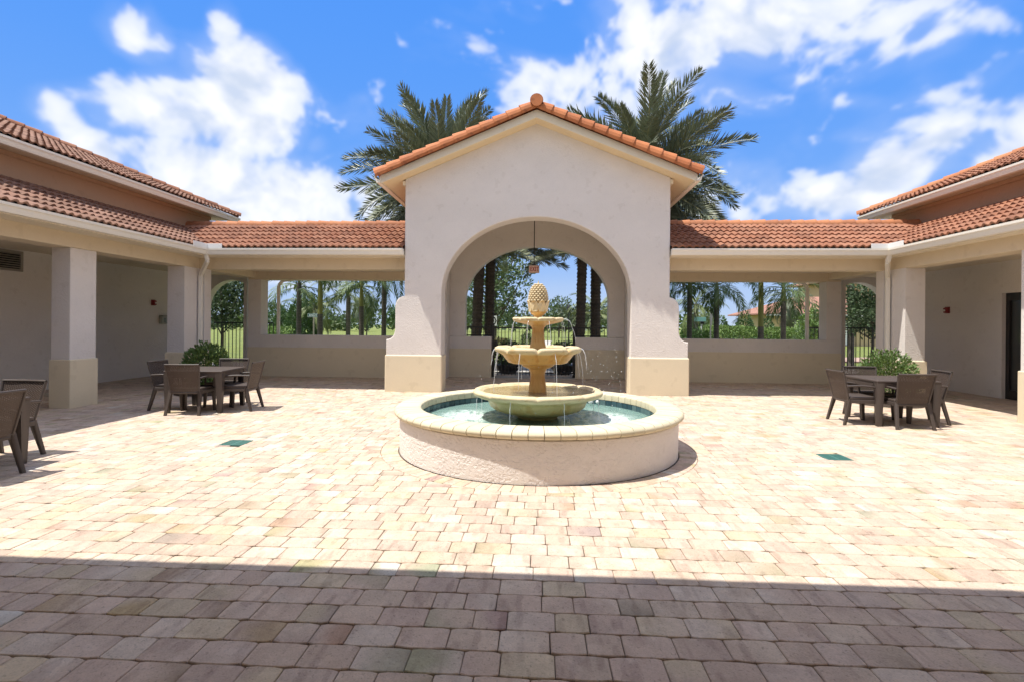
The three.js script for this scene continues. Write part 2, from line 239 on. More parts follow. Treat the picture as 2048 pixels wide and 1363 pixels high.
// courtyard pavers
const FX = -0.03, FZ = -6.63, RINGIN = 1.712, RINGOUT = 1.912;
{
  const R = RNG(11), D = 0.172, pav = new THREE.Group(); pav.name = 'courtyard_pavement'; scene.add(pav);
  tag(pav, 'courtyard floor of tumbled tan and rose pavers in rows', 'paving', null, 'structure');
  const tones = [[0.674, 0.528, 0.402], [0.658, 0.505, 0.386], [0.698, 0.558, 0.426], [0.635, 0.483, 0.374], [0.721, 0.596, 0.477], [0.674, 0.547, 0.383], [0.69, 0.532, 0.418], [0.612, 0.464, 0.367], [0.666, 0.524, 0.418]];
  const pos = [], nor = [], col = [], uvs = []; const singles = [];
  const V = (p) => new THREE.Vector3(...p);
  function addPaver(poly, y, tone, tone2, split, sink) {             // poly: convex outline counter-clockwise from above, [x, z]
    let cx = 0, cz = 0; for (const p of poly) { cx += p[0]; cz += p[1]; } cx /= poly.length; cz /= poly.length;
    const inset = poly.map(([x, z]) => { const dx = x - cx, dz = z - cz, l = Math.hypot(dx, dz); const k = 1 - 0.0045 / l; return [cx + dx * k, cz + dz * k]; });
    const n = poly.length, P = [], C = []; const ou = R() * 7, ov = R() * 7;
    const tri = (a, b, c) => { P.push(a, b, c); };
    const top = inset.map(([x, z], i) => [x, y + sink(x - cx, z - cz), z]), rim = poly.map(([x, z]) => [x, y - 0.0035 + sink(x - cx, z - cz), z]), low = poly.map(([x, z]) => [x, -0.05, z]);
    const mid = [cx, y + 0.0006, cz];
    for (let i = 0; i < n; i++) { const j = (i + 1) % n; tri(mid, top[i], top[j]); tri(top[i], rim[i], rim[j]); tri(top[i], rim[j], top[j]); tri(rim[i], low[i], low[j]); tri(rim[i], low[j], rim[j]); }
    const e1 = new THREE.Vector3(), e2 = new THREE.Vector3();
    const out = { p: [], n: [], c: [], u: [] };
    for (let i = 0; i < P.length; i += 3) {
      const a = V(P[i]), b = V(P[i + 1]), c = V(P[i + 2]); e1.copy(b).sub(a); e2.copy(c).sub(a); e1.cross(e2).normalize(); let o3 = [a, b, c]; if (e1.y < -1e-6) { o3 = [a, c, b]; e1.negate(); }
      for (const q of o3) { out.p.push(q.x, q.y, q.z); out.n.push(e1.x, e1.y, e1.z); const t = sstep(-0.05, 0.05, (q.x - cx) * split[0] + (q.z - cz) * split[1] + split[2]); for (let k = 0; k < 3; k++) out.c.push(lerp(tone[k], tone2[k], t)); out.u.push(q.x + ou, q.z + ov + q.y); }
    }
    return out;
  }
  function outline(x0, x1, z0, z1) {                                 // cut corners, slightly uneven sides
    const j = () => (R() - 0.5) * 0.003, c = 0.026 + R() * 0.022, q = () => c * (0.7 + R() * 0.6), e = () => 0.006 + R() * 0.005;
    return [[x0 + q(), z0 + j()], [x0 + j(), z0 + e()], [x0 + j(), z1 - e()], [x0 + q(), z1 + j()], [x1 - q(), z1 + j()], [x1 + j(), z1 - e()], [x1 + j(), z0 + e()], [x1 - q(), z0 + j()]];
  }
  const list = [];
  for (let z = -1.55, row = 0; z > -15.9; z -= D, row++) {
    let x = -10.95 - R() * 0.24; const xe = 10.2;
    while (x < xe) {
      const w = R() < 0.68 ? 0.243 : 0.171, g = 0.0022, x0 = x + g, x1 = x + w - g, z0 = z - D + g, z1 = z - g; x += w;
      let poly = outline(x0, x1, z0, z1);
      const cx = (x0 + x1) / 2 - FX, cz = (z0 + z1) / 2 - FZ, dist = Math.hypot(cx, cz);
      if (dist < RINGOUT - 0.16) continue;
      if (dist < RINGOUT + 0.2) {
        if (poly.every(p => Math.hypot(p[0] - FX, p[1] - FZ) < RINGOUT + 0.012)) continue;
        const full = []; for (let i = 0; i < poly.length; i++) { const a = poly[i], b = poly[(i + 1) % poly.length]; for (let t = 0; t < 3; t++) full.push([lerp(a[0], b[0], t / 3), lerp(a[1], b[1], t / 3)]); }
        if (full.some(p => Math.hypot(p[0] - FX, p[1] - FZ) < RINGOUT)) poly = full.map(p => { const dx = p[0] - FX, dz = p[1] - FZ, l = Math.hypot(dx, dz); return l < RINGOUT + 0.002 ? [FX + dx / l * (RINGOUT + 0.002), FZ + dz / l * (RINGOUT + 0.002)] : p; });
      }
      if (GRATES().some(([gx, gz, t]) => Math.abs((x0 + x1) / 2 - gx) < (x1 - x0) / 2 + 0.12 && Math.abs((z0 + z1) / 2 - gz) < D / 2 + 0.1)) {   // pavers trimmed round the drain grates
        const [gx, gz] = GRATES().find(([gx, gz]) => Math.abs((x0 + x1) / 2 - gx) < 0.4 && Math.abs((z0 + z1) / 2 - gz) < 0.4), hx = 0.148, hz = 0.148;
        const opts = [[x0, Math.min(x1, gx - hx), z0, z1], [Math.max(x0, gx + hx), x1, z0, z1], [x0, x1, z0, Math.min(z1, gz - hz)], [x0, x1, Math.max(z0, gz + hz), z1]].map(o => [o, (o[1] - o[0]) * (o[3] - o[2]), o[1] - o[0] > 0.02 && o[3] - o[2] > 0.02]).filter(o => o[2]).sort((a, b) => b[1] - a[1]);
        const inside = x0 < gx + hx && x1 > gx - hx && z0 < gz + hz && z1 > gz - hz;
        if (inside) { if (!opts.length) continue; poly = outline(...opts[0][0]); }
      }
      list.push({ poly, d: Math.hypot((x0 + x1) / 2, (z0 + z1) / 2), x: (x0 + x1) / 2, z: (z0 + z1) / 2 });
    }
  }
  // soldier ring round the fountain
  const N = 104; for (let i = 0; i < N; i++) { const a0 = (i + 0.012) / N * 2 * Math.PI, a1 = (i + 0.988) / N * 2 * Math.PI, am = (a0 + a1) / 2; const P = (r, a) => [FX + r * Math.cos(a), FZ + r * Math.sin(a)]; list.push({ poly: [P(RINGIN, a0), P(RINGOUT - 0.012, a0), P(RINGOUT - 0.002, a0 + 0.006), P(RINGOUT - 0.002, a1 - 0.006), P(RINGOUT - 0.012, a1), P(RINGIN, a1)].reverse(), x: FX + 1.86 * Math.cos(am), z: FZ + 1.86 * Math.sin(am), d: 9 }); }
  for (const o of list) {
    const t = tones[Math.floor(R() * tones.length)], mul = 0.94 + R() * 0.12; let u = R() < 0.6 ? tones[Math.floor(R() * tones.length)] : t;
    let A = t.map(v => v * mul), B = u.map(v => v * mul); if (R() < 0.13) { B = [0.48, 0.38, 0.265].map(v => v * (0.85 + R() * 0.3)); } if (R() < 0.03) A = [0.67, 0.62, 0.54];
    const ang = R() * 6.3, tx = (R() - 0.5) * 0.014, tz = (R() - 0.5) * 0.014;
    o.g = addPaver(o.poly, (R() - 0.5) * 0.003, A, B, [Math.cos(ang), Math.sin(ang) * 0.5, (R() - 0.5) * 0.08], (dx, dz) => dx * tx + dz * tz);
    const fwd = -o.z, lat = Math.abs(o.x + 0.05 * fwd * 0 ); o.vis = fwd > 2.05 && lat < fwd * 1.08 + 0.15 ? fwd : 1e3 + fwd;
  }
  list.sort((a, b) => a.vis - b.vis);
  const toGeo = (q) => { const g = new THREE.BufferGeometry(); g.setAttribute('position', new THREE.Float32BufferAttribute(q.p, 3)); g.setAttribute('normal', new THREE.Float32BufferAttribute(q.n, 3)); g.setAttribute('color', new THREE.Float32BufferAttribute(q.c, 3)); g.setAttribute('uv', new THREE.Float32BufferAttribute(q.u, 2)); return g; };
  const rest = { p: [], n: [], c: [], u: [] };
  list.forEach((o, i) => {
    if (i < 298) { const m = raw(pav, 'paver', toGeo(o.g), M.paver); }
    else for (const k of ['p', 'n', 'c', 'u']) { const s = o.g[k], d = rest[k]; for (let q = 0; q < s.length; q++) d.push(s[q]); }
  });
  const m = raw(pav, 'paver_field', toGeo(rest), M.paver); m.userData.kind = 'stuff';
}
function GRATES() { return [[-3.80, -6.40], [3.43, -6.31]]; }

// ---------------------------------------------------------------- roof tiles
const TW = 0.30, TEXP = 0.335, TLEN = 0.41;
const tileGeo = (() => {
  const n = 14, P = [], top = x => { const c = Math.cos(2 * Math.PI * (x / 0.15 - 0.5)); return 0.019 + 0.019 * (c > 0 ? Math.pow(c, 0.8) : -Math.pow(-c, 0.75)); };
  const pt = (i, s, lift) => { const x = i / n * TW; return [x, top(x) + lift, s]; };
  const q = (a, b, c, d) => P.push(...a, ...b, ...c, ...a, ...c, ...d);
  for (let i = 0; i < n; i++) {
    q(pt(i, 0, 0.042), pt(i + 1, 0, 0.042), pt(i + 1, TLEN, 0), pt(i, TLEN, 0));
    q(pt(i, 0.004, 0.004), pt(i + 1, 0.004, 0.004), pt(i + 1, 0, 0.042), pt(i, 0, 0.042));
  }
  const g = new THREE.BufferGeometry(); g.setAttribute('position', new THREE.Float32BufferAttribute(P, 3)); g.computeVertexNormals(); return g;
})();
const tileVariants = [0, 1, 2].map(k => { const g = tileGeo.clone(), p = g.attributes.position, uv = []; for (let i = 0; i < p.count; i++) uv.push(p.getX(i) + k * 0.37, p.getZ(i) + k * 0.61); g.setAttribute('uv', new THREE.Float32BufferAttribute(uv, 2)); return g; });
const TR = RNG(77);
function tileSlope(roof, origin, across, up, cols, rows, keep = () => true, mats = M.tiles) {
  const A = new THREE.Vector3(...across).normalize(), U = new THREE.Vector3(...up).normalize(), Nn = new THREE.Vector3().crossVectors(U, A).normalize(); if (Nn.y < 0) Nn.negate();
  for (let r = 0; r < rows; r++) for (let c = 0; c < cols; c++) {
    const p = new THREE.Vector3(...origin).addScaledVector(A, c * TW).addScaledVector(U, r * TEXP), mid = p.clone().addScaledVector(A, TW / 2).addScaledVector(U, TEXP / 2);
    if (!keep(mid, r, c)) continue;
    const m = new THREE.Mesh(tileVariants[Math.floor(TR() * 3)], mats[Math.floor(TR() * mats.length)]); m.name = 'roof_tile'; m.castShadow = m.receiveShadow = true;
    const X = A.clone(), Z = U.clone(), Y = Nn.clone(); if (X.clone().cross(Y).dot(Z) < 0) { X.negate(); p.addScaledVector(A, TW); }
    p.addScaledVector(Nn, (TR() - 0.5) * 0.006).addScaledVector(U, (TR() - 0.5) * 0.012);
    m.quaternion.setFromRotationMatrix(new THREE.Matrix4().makeBasis(X, Y, Z)); m.position.copy(p);
    const off = new THREE.Vector3(); for (let q = roof; q && q !== scene; q = q.parent) off.add(q.position); m.position.sub(off); roof.add(m);
  }
}
// half-round ridge, hip and rake tiles: a tapered barrel along +z
const barrel = (r0, r1, len, arc = Math.PI) => { const n = 10, P = [], UV = []; const pt = (i, t, k) => { const a = (Math.PI - arc) / 2 + arc * i / n, r = (t ? r1 : r0) + k; return [-Math.cos(a) * r, Math.sin(a) * r, t * len]; };
  const q = (a, b, c, d) => { for (const v of [a, b, c, a, c, d]) { P.push(...v); UV.push(v[0] + v[1], v[2]); } };
  for (let i = 0; i < n; i++) { q(pt(i, 0, 0), pt(i + 1, 0, 0), pt(i + 1, 1, 0), pt(i, 1, 0)); q(pt(i, 0, -0.018), pt(i + 1, 0, -0.018), pt(i + 1, 0, 0), pt(i, 0, 0)); }
  const g = new THREE.BufferGeometry(); g.setAttribute('position', new THREE.Float32BufferAttribute(P, 3)); g.setAttribute('uv', new THREE.Float32BufferAttribute(UV, 2)); g.computeVertexNormals(); return g; };
function barrels(roof, a, b, n, r, name, mats, arc, upHint = [0, 1, 0]) {
  const A = new THREE.Vector3(...a), B = new THREE.Vector3(...b), D = B.clone().sub(A), L = D.length() / n; D.normalize(); const X = new THREE.Vector3(...upHint).cross(D).normalize(), Y = D.clone().cross(X); const g = barrel(r * 1.08, r * 0.86, L * 1.16, arc);
  const off = new THREE.Vector3(); for (let q = roof; q && q !== scene; q = q.parent) off.add(q.position);
  for (let i = 0; i < n; i++) { const m = new THREE.Mesh(g, mats[Math.floor(TR() * mats.length)]); m.name = name; m.castShadow = m.receiveShadow = true; m.quaternion.setFromRotationMatrix(new THREE.Matrix4().makeBasis(X, Y, D)); m.position.copy(A).addScaledVector(D, L * i).addScaledVector(Y, (TR() - 0.5) * 0.008).addScaledVector(X, (TR() - 0.5) * 0.008).sub(off); roof.add(m); }
}
function slab(pts, t) {                                              // roof deck: quad (or more) in a plane, thickness t downward
  const P = [], n = pts.length, lo = pts.map(p => [p[0], p[1] - t, p[2]]);
  for (let i = 1; i < n - 1; i++) { P.push(...pts[0], ...pts[i], ...pts[i + 1], ...lo[0], ...lo[i + 1], ...lo[i]); }
  for (let i = 0; i < n; i++) { const j = (i + 1) % n; P.push(...pts[i], ...lo[i], ...lo[j], ...pts[i], ...lo[j], ...pts[j]); }
  const g = new THREE.BufferGeometry(); g.setAttribute('position', new THREE.Float32BufferAttribute(P, 3)); g.computeVertexNormals(); g.setAttribute('uv', new THREE.Float32BufferAttribute(new Float32Array(P.length / 3 * 2), 2)); return g;
}
// box gutter: an ogee-fronted channel extruded between two points
function gutterGeo(a, b, outward) {                                  // outward: unit [x, z] away from the wall
  const s = new THREE.Shape(); s.moveTo(0, -0.012); s.lineTo(0.085, -0.012); s.lineTo(0.10, 0.03); s.quadraticCurveTo(0.105, 0.07, 0.13, 0.085); s.lineTo(0.132, 0.125); s.lineTo(0.118, 0.125); s.lineTo(0.116, 0.1); s.lineTo(0.015, 0.02); s.lineTo(0.012, 0.125); s.lineTo(0, 0.125); s.closePath();
  const A = new THREE.Vector3(...a), B = new THREE.Vector3(...b), L = A.distanceTo(B); const g = new THREE.ExtrudeGeometry(s, { depth: L, bevelEnabled: false, curveSegments: 4 });
  let D = B.clone().sub(A).normalize(); const X = new THREE.Vector3(outward[0], 0, outward[1]), Y = new THREE.Vector3(0, 1, 0); if (X.clone().cross(Y).dot(D) < 0) { D.negate(); A.copy(B); }
  return g.applyMatrix4(new THREE.Matrix4().makeBasis(X, Y, D).setPosition(A));
}
function downspout(parent, pts, w = 0.085, d = 0.065) { const gs = []; for (let i = 0; i < pts.length - 1; i++) gs.push(bar(pts[i], pts[i + 1], w, d, [0.013, 0.004, 1])); return part(parent, 'downspout', gs, M.gutter); }
function archPath(cx, a, b, spring, y0) { const p = new THREE.Path(); p.moveTo(cx - a, y0); p.lineTo(cx + a, y0); p.lineTo(cx + a, spring); p.absellipse(cx, spring, a, b, 0, Math.PI, false); p.lineTo(cx - a, y0); return p; }

const EAVE = 3.19, PITCH = 0.45;
// ---------------------------------------------------------------- gatehouse
{
  const t = thing('gatehouse', 'central gabled stucco gatehouse with a wide arch and orange tile rake', 'gatehouse', [AX, 0, GZ]);
  const s = new THREE.Shape(); const hw = 2.925;
  const R = (k, x) => AX + k * x;
  s.moveTo(R(-1, 3.33), 0.78); s.lineTo(R(-1, 3.33), 1.16); s.bezierCurveTo(R(-1, 3.19), 1.16, R(-1, 3.13), 1.27, R(-1, 3.13), 1.42); s.lineTo(R(-1, 3.13), 1.86); s.bezierCurveTo(R(-1, 3.13), 2.02, R(-1, 3.06), 2.11, R(-1, hw), 2.13);
  s.lineTo(R(-1, hw), 4.74); s.lineTo(AX, 5.96); s.lineTo(R(1, hw), 4.74); s.lineTo(R(1, hw), 2.13); s.bezierCurveTo(R(1, 3.06), 2.11, R(1, 3.13), 2.02, R(1, 3.13), 1.86); s.lineTo(R(1, 3.13), 1.42); s.bezierCurveTo(R(1, 3.13), 1.27, R(1, 3.19), 1.16, R(1, 3.33), 1.16); s.lineTo(R(1, 3.33), 0.78);
  s.lineTo(R(1, 2.09), 0.78); s.lineTo(R(1, 2.09), 2.2); s.absellipse(AX, 2.2, 2.09, 1.69, 0, Math.PI, false); s.lineTo(R(-1, 2.09), 0.78); s.closePath();
  part(t, 'front_wall', extr(s, GZ - 0.48, GZ, 0.014, 40), M.wall);
  for (const k of [-1, 1]) part(t, 'plinth', bx(R(k, 2.065), R(k, 3.355), -0.02, 0.82, GZ - 0.505, GZ + 0.03, 0.028), M.trim);
  // back wall with its arch, and low walls beside the gate
  const b = new THREE.Shape(); b.moveTo(AX - 2.5, 1.17); b.lineTo(AX - 2.5, 5.6); b.lineTo(AX + 2.5, 5.6); b.lineTo(AX + 2.5, 1.17); b.lineTo(AX + 2.05, 1.17); b.lineTo(AX + 2.05, 2.2); b.absellipse(AX, 2.2, 2.05, 1.55, 0, Math.PI, false); b.lineTo(AX - 2.05, 1.17); b.closePath();
  part(t, 'back_wall', extr(b, -15.38, -15.05, 0.01, 36), M.wall);
  for (const [x0, x1] of [[AX - 2.5, -1.40], [1.0, AX + 2.5]]) { const w = part(t, 'low_wall', bx(x0, x1, 0, 1.165, -15.38, -15.05, 0.012), M.wall); part(w, 'plinth_band', bx(x0, x1, -0.02, 0.82, -15.40, -15.025, 0.01), M.trim); }
  for (const k of [-1, 1]) { part(t, 'return_wall', bx(AX + k * 2.5, AX + k * 2.68, 0, 5.0, -15.38, -14.56, 0.01), M.wall); part(t, 'side_wall', bx(R(k, 2.62), R(k, 2.922), 2.95, 4.86, -15.38, GZ - 0.478, 0.01), M.wall); }
  part(t, 'ceiling', bx(AX - 2.62, AX + 2.62, 4.62, 4.72, -15.05, GZ - 0.48, 0), M.ceiling);
  part(t, 'threshold', bx(-1.40, 1.0, -0.04, 0.012, -15.45, -14.9, 0.006), M.concrete);
  // eaves: rake fascia, soffit, gutters
  const OH = 0.42, zf = GZ + OH, P5 = 0.4105, yA = 6.09, xe = 3.36, zd = zf - 0.05;
  for (const k of [-1, 1]) {
    const f = new THREE.Shape(); f.moveTo(AX, yA); f.lineTo(AX + k * xe, yA - xe * P5); f.lineTo(AX + k * xe, yA - xe * P5 - 0.17); f.lineTo(AX, yA - 0.17); f.closePath();
    part(t, 'rake_fascia', extr(f, zf - 0.035, zf, 0.004), M.fascia);
    part(t, 'rake_soffit', slab([[AX, yA - 0.11, GZ - 0.1], [AX, yA - 0.11, zf - 0.036], [AX + k * xe, yA - 0.11 - xe * P5, zf - 0.036], [AX + k * xe, yA - 0.11 - xe * P5, GZ - 0.1]], 0.04), M.soffit);
    part(t, 'eave_soffit', slab([[AX + k * 2.88, yA - 0.11 - 2.88 * P5, GZ - 0.1], [AX + k * xe, yA - 0.11 - xe * P5, GZ - 0.1], [AX + k * xe, yA - 0.11 - xe * P5, -15.8], [AX + k * 2.88, yA - 0.11 - 2.88 * P5, -15.8]], 0.04), M.soffit);
    part(t, 'eave_board', bx(AX + k * (xe - 0.03), AX + k * xe, yA - xe * P5 - 0.17, yA - xe * P5 - 0.012, -15.8, zf - 0.037, 0.004), M.fascia);
    part(t, 'gutter', gutterGeo([AX + k * xe, yA - xe * P5 - 0.15, -15.85], [AX + k * xe, yA - xe * P5 - 0.15, zf + 0.02], [k, 0]), M.gutter);
    part(t, 'frieze_strip', bx(AX + k * 2.925, AX + k * 2.985, 4.60, 4.70, -15.4, GZ - 0.002, 0.004), M.fascia);
  }
  const roof = sub(t, 'roof');
  part(roof, 'roof_deck', [slab([[AX, yA + 0.012, -15.85], [AX, yA + 0.012, zd], [AX - xe, yA + 0.012 - xe * P5, zd], [AX - xe, yA + 0.012 - xe * P5, -15.85]], 0.1), slab([[AX, yA + 0.012, -15.85], [AX, yA + 0.012, zd], [AX + xe, yA + 0.012 - xe * P5, zd], [AX + xe, yA + 0.012 - xe * P5, -15.85]], 0.1)], M.deck);
  const L = Math.hypot(1, P5);
  for (const k of [-1, 1]) {
    barrels(roof, [AX + k * (xe + 0.09), yA - (xe + 0.09) * P5 + 0.03, zf - 0.03], [AX + k * 0.03, yA + 0.04, zf - 0.03], 12, 0.165, 'rake_tile', M.rake, Math.PI * 1.25);
    tileSlope(roof, [AX + k * (xe + 0.06), yA - (xe + 0.06) * P5 + 0.02, zf - 0.4], [0, 0, -1], [-k, P5, 0], 13, 11, (p, r, c) => (r < 3 || r > 9));
  }
  barrels(roof, [AX, yA + 0.13, zf + 0.16], [AX, yA + 0.13, -15.8], 13, 0.13, 'ridge_tile', M.rake, Math.PI * 1.25);
  const cap = new THREE.CylinderGeometry(0.125, 0.125, 0.03, 24).rotateX(Math.PI / 2).translate(AX, yA + 0.13, zf + 0.155);
  part(roof, 'ridge_end_cap', cap, M.rake[1]);
}
// ---------------------------------------------------------------- arcades either side of the gatehouse
function arcade(k, gut, col, wall) {                                 // k = -1 or 1; gut: x of the wing's gutter, col: x of the wing's column face
  const sd = k < 0 ? 'pale stucco arcade with tile roof beside the wing with the louvre vent' : 'pale stucco arcade with tile roof beside the wing with the glass door';
  const xg = AX + k * 2.935, base = (col + xg) / 2, t = thing('arcade', sd, 'arcade', [base, 0, -13.3], 0, 'tiled arcades joining the gatehouse');
  part(t, 'beam', bx(col - k * 0.003, xg, 2.77, 3.08, -12.40, -12.08, 0.012), M.beam);
  part(t, 'ceiling', bx(col, AX + k * 2.62, 2.96, 3.04, -14.56, -12.40, 0), M.ceiling);
  const ox = k < 0 ? -7.96 : 7.68, ix = AX + k * 3.05, px = k < 0 ? -8.34 : 8.06;
  const w = sub(t, 'back_wall');
  part(w, 'low_wall', bx(px, AX + k * 2.682, 0, 1.17, -14.95, -14.55, 0.012), M.wall);
  part(w, 'plinth_band', bx(px, AX + k * 2.683, -0.02, 0.82, -14.97, -14.522, 0.012), M.trim);
  part(w, 'pier', bx(px, ox, 1.168, 2.735, -14.95, -14.552, 0.012), M.wall);
  part(w, 'inner_pier', bx(ix, AX + k * 2.682, 1.168, 2.735, -14.95, -14.552, 0.012), M.wall);
  part(w, 'lintel', bx(px, AX + k * 2.684, 2.735, 3.12, -14.95, -14.548, 0.012), M.beam);
  // eaves
  part(t, 'soffit', bx(gut + k * 0.02, xg, 3.03, 3.07, -12.08, -11.58, 0.003), M.fascia);
  part(t, 'fascia', bx(gut + k * 0.02, xg, 3.02, 3.18, -11.61, -11.582, 0.003), M.fascia);
  part(t, 'gutter', gutterGeo([gut - k * 0.0, 3.05, -11.58], [xg, 3.05, -11.58], [0, 1]), M.gutter);
  // splash guard over the corner of the gutters, with its two boards
  const sg = sub(t, 'splash_guard'); part(sg, 'board', bx(gut - k * 0.03, gut - k * 0.47, 3.175, 3.275, -11.465, -11.45, 0.003), M.whiteMetal);
  const zr = -13.55, yr = EAVE + (-11.66 - zr) * PITCH, roof = sub(t, 'roof'), zb = -15.35;
  part(roof, 'roof_deck', [slab([[wall, EAVE, -11.58], [xg, EAVE, -11.58], [xg, yr, zr], [wall, yr, zr]], 0.06), slab([[wall, yr, zr], [xg, yr, zr], [xg, yr - (zr - zb) * PITCH, zb], [wall, yr - (zr - zb) * PITCH, zb]], 0.06)], M.deck);
  const n = Math.floor(Math.abs(wall - xg) / TW);
  tileSlope(roof, [xg, EAVE - 0.01, -11.49], [k, 0, 0], [0, PITCH, -1], n, 6, (p) => { const dx = k * (p.x - gut), dz = -11.66 - p.z; return dx < dz + 0.08; });
  barrels(roof, [gut + k * 1.9, yr + 0.02, zr], [xg, yr + 0.02, zr], Math.round(Math.abs(gut + k * 1.9 - xg) / 0.31), 0.135, 'ridge_tile', M.ridge, Math.PI * 1.0);
  // downspouts: inside corner of the court, and the far side of the back wall
  const cx = col - k * 0.06;
  downspout(t, [[gut + k * 0.02 - k * 0.07, 3.06, -11.53], [gut + k * 0.0 - k * 0.07, 2.9, -11.56], [cx - k * 0.02, 2.62, -12.015], [cx - k * 0.02, 0.05, -12.015]]);
  const fx = ox - k * 0.28; downspout(t, [[fx - k * 0.6, 2.80, -15.02], [fx - k * 0.12, 2.74, -15.02], [fx, 2.6, -15.02], [fx, 0.02, -15.02]]);
  return t;
}
const LG = { k: -1, gut: -7.65, col: -8.12, out: -8.52, wall: -10.85, up: -9.42, eave: -9.0, colZ: [-8.66, -9.24] };
const RG = { k: 1, gut: 7.42, col: 7.72, out: 8.12, wall: 10.02, up: 9.32, eave: 8.87, colZ: [-8.36, -8.94] };
arcade(-1, LG.gut, LG.col, LG.up); arcade(1, RG.gut, RG.col, RG.up);

// ---------------------------------------------------------------- the two wings
function wing(g, label) {
  const { k, gut, col, out, wall, up, eave } = g, t = thing('wing_building', label, 'building', [wall, 0, -8]);
  const S = (a, b) => [a, b];
  // columns
  for (const [z0, z1] of [g.colZ, [g.colZ[0] + 3.4, g.colZ[1] + 3.4]]) { const c = part(t, 'column', bx(col + k * 0.03, out - k * 0.02, 0.0, 2.785, z0 - 0.02, z1 + 0.02, 0.014), M.wall); part(c, 'plinth', bx(col, out, -0.02, 0.84, z0, z1, 0.02), M.trim); }
  const cs = new THREE.Shape(); const cc = [[col, -12.08], [col, -11.56], [out, -11.56], [out, -12.33], [col - k * 0.13, -12.33], [col - k * 0.13, -12.08]];
  cc.forEach(([x, z], i) => i ? cs.lineTo(x, -z) : cs.moveTo(x, -z));
  const cg = extr(cs, 0, 2.785, 0.01).rotateX(-Math.PI / 2); const cp = part(t, 'corner_column', cg, M.wall);
  const ps = new THREE.Shape(); const pc = [[col - k * 0.03, -12.05], [col - k * 0.03, -11.53], [out + k * 0.03, -11.53], [out + k * 0.03, -12.36], [col - k * 0.16, -12.36], [col - k * 0.16, -12.05]]; pc.forEach(([x, z], i) => i ? ps.lineTo(x, -z) : ps.moveTo(x, -z));
  part(cp, 'plinth', extr(ps, -0.02, 0.82, 0.014).rotateX(-Math.PI / 2), M.trim);
  part(t, 'beam', bx(col, out, 2.78, 3.085, -14.55, 1.5, 0.012), M.beam);
  part(t, 'ceiling', bx(out, wall, 2.97, 3.05, -15.8, 1.5, 0), M.ceiling);
  // wall with the door opening
  const dz0 = -12.15 + (k > 0 ? 0.17 : 0), dz1 = dz0 + (k > 0 ? 1.85 : 1.0), dh = 2.28, wx = wall + k * 0.28;
  const ww = sub(t, 'wall');
  part(ww, 'wall_panel', [bx(wall, wx, 0, 4.1, -16.1, dz0, 0.008), bx(wall, wx, 0, 4.1, dz1, 1.5, 0.008), bx(wall, wx, dh, 4.1, dz0, dz1, 0)], M.wall);
  const door = sub(t, 'door');
  part(door, 'door_frame', [bx(wall + k * 0.08, wall + k * 0.2, 0, dh, dz0, dz0 + 0.09, 0.006), bx(wall + k * 0.08, wall + k * 0.2, 0, dh, dz1 - 0.09, dz1, 0.006), bx(wall + k * 0.08, wall + k * 0.2, dh - 0.16, dh, dz0 + 0.09, dz1 - 0.09, 0.006), bx(wall + k * 0.08, wall + k * 0.2, 0, 0.2, dz0 + 0.09, dz1 - 0.09, 0.006), bx(wall + k * 0.08, wall + k * 0.2, 0.2, dh - 0.16, (dz0 + dz1) / 2 - 0.04, (dz0 + dz1) / 2 + 0.04, 0.006)], M.darkBronze);
  if (k > 0) part(door, 'door_glass', bx(wall + k * 0.125, wall + k * 0.145, 0.2, dh - 0.16, dz0 + 0.09, dz1 - 0.09, 0), std(lin(0.05, 0.055, 0.055), { roughness: 0.08 }));
  else part(door, 'door_panel', bx(wall + k * 0.12, wall + k * 0.15, 0.2, dh - 0.16, dz0 + 0.09, dz1 - 0.09, 0), M.darkBronze);
  // end wall of the walkway with its arch
  const ei = k < 0 ? -8.6 : 8.3, e = new THREE.Shape(), a0 = Math.min(wall, ei), a1 = Math.max(wall, ei), ac = k < 0 ? -9.57 : 9.24, ar = 0.86; e.moveTo(a0, 0); e.lineTo(ac - ar, 0); e.lineTo(ac - ar, 1.92); for (let i = 1; i < 24; i++) { const q = Math.PI - i / 24 * Math.PI; e.lineTo(ac + Math.cos(q) * ar, 1.92 + Math.sin(q) * 0.9); } e.lineTo(ac + ar, 1.92); e.lineTo(ac + ar, 0); e.lineTo(a1, 0); e.lineTo(a1, 3.1); e.lineTo(a0, 3.1); e.closePath();
  part(t, 'side_wall', bx(ei - k * 0.001, ei + k * 0.1, 0, 3.05, -15.8, -14.95, 0.006), M.wall);
  part(t, 'end_wall', extr(e, -16.1, -15.8, 0.006, 24), M.wall);
  part(t, 'end_ceiling', bx(ei, out, 2.975, 3.05, -15.8, -14.95, 0), M.ceiling);
  // lower eaves and roof
  part(t, 'soffit', bx(gut + k * 0.02, col, 3.03, 3.07, -12.08, 1.5, 0.003), M.fascia);
  part(t, 'fascia', bx(gut + k * 0.03, gut + k * 0.002, 3.02, 3.18, -11.58, 1.5, 0.003), M.fascia);
  part(t, 'gutter', gutterGeo([gut, 3.05, -11.58], [gut, 3.05, 1.5], [-k, 0]), M.gutter);
  const sg = sub(t, 'splash_guard'); part(sg, 'board', bx(gut - k * 0.115, gut - k * 0.13, 3.175, 3.275, -11.45, -11.0, 0.003), M.whiteMetal);
  const run = Math.abs(up - gut), yt = EAVE + run * PITCH;
  const roof = sub(t, 'lower_roof');
  part(roof, 'roof_deck', slab([[gut + k * 0.03, EAVE, 1.5], [gut + k * 0.03, EAVE, -15.4], [up + k * 0.1, yt, -15.4], [up + k * 0.1, yt, 1.5]], 0.06), M.deck);
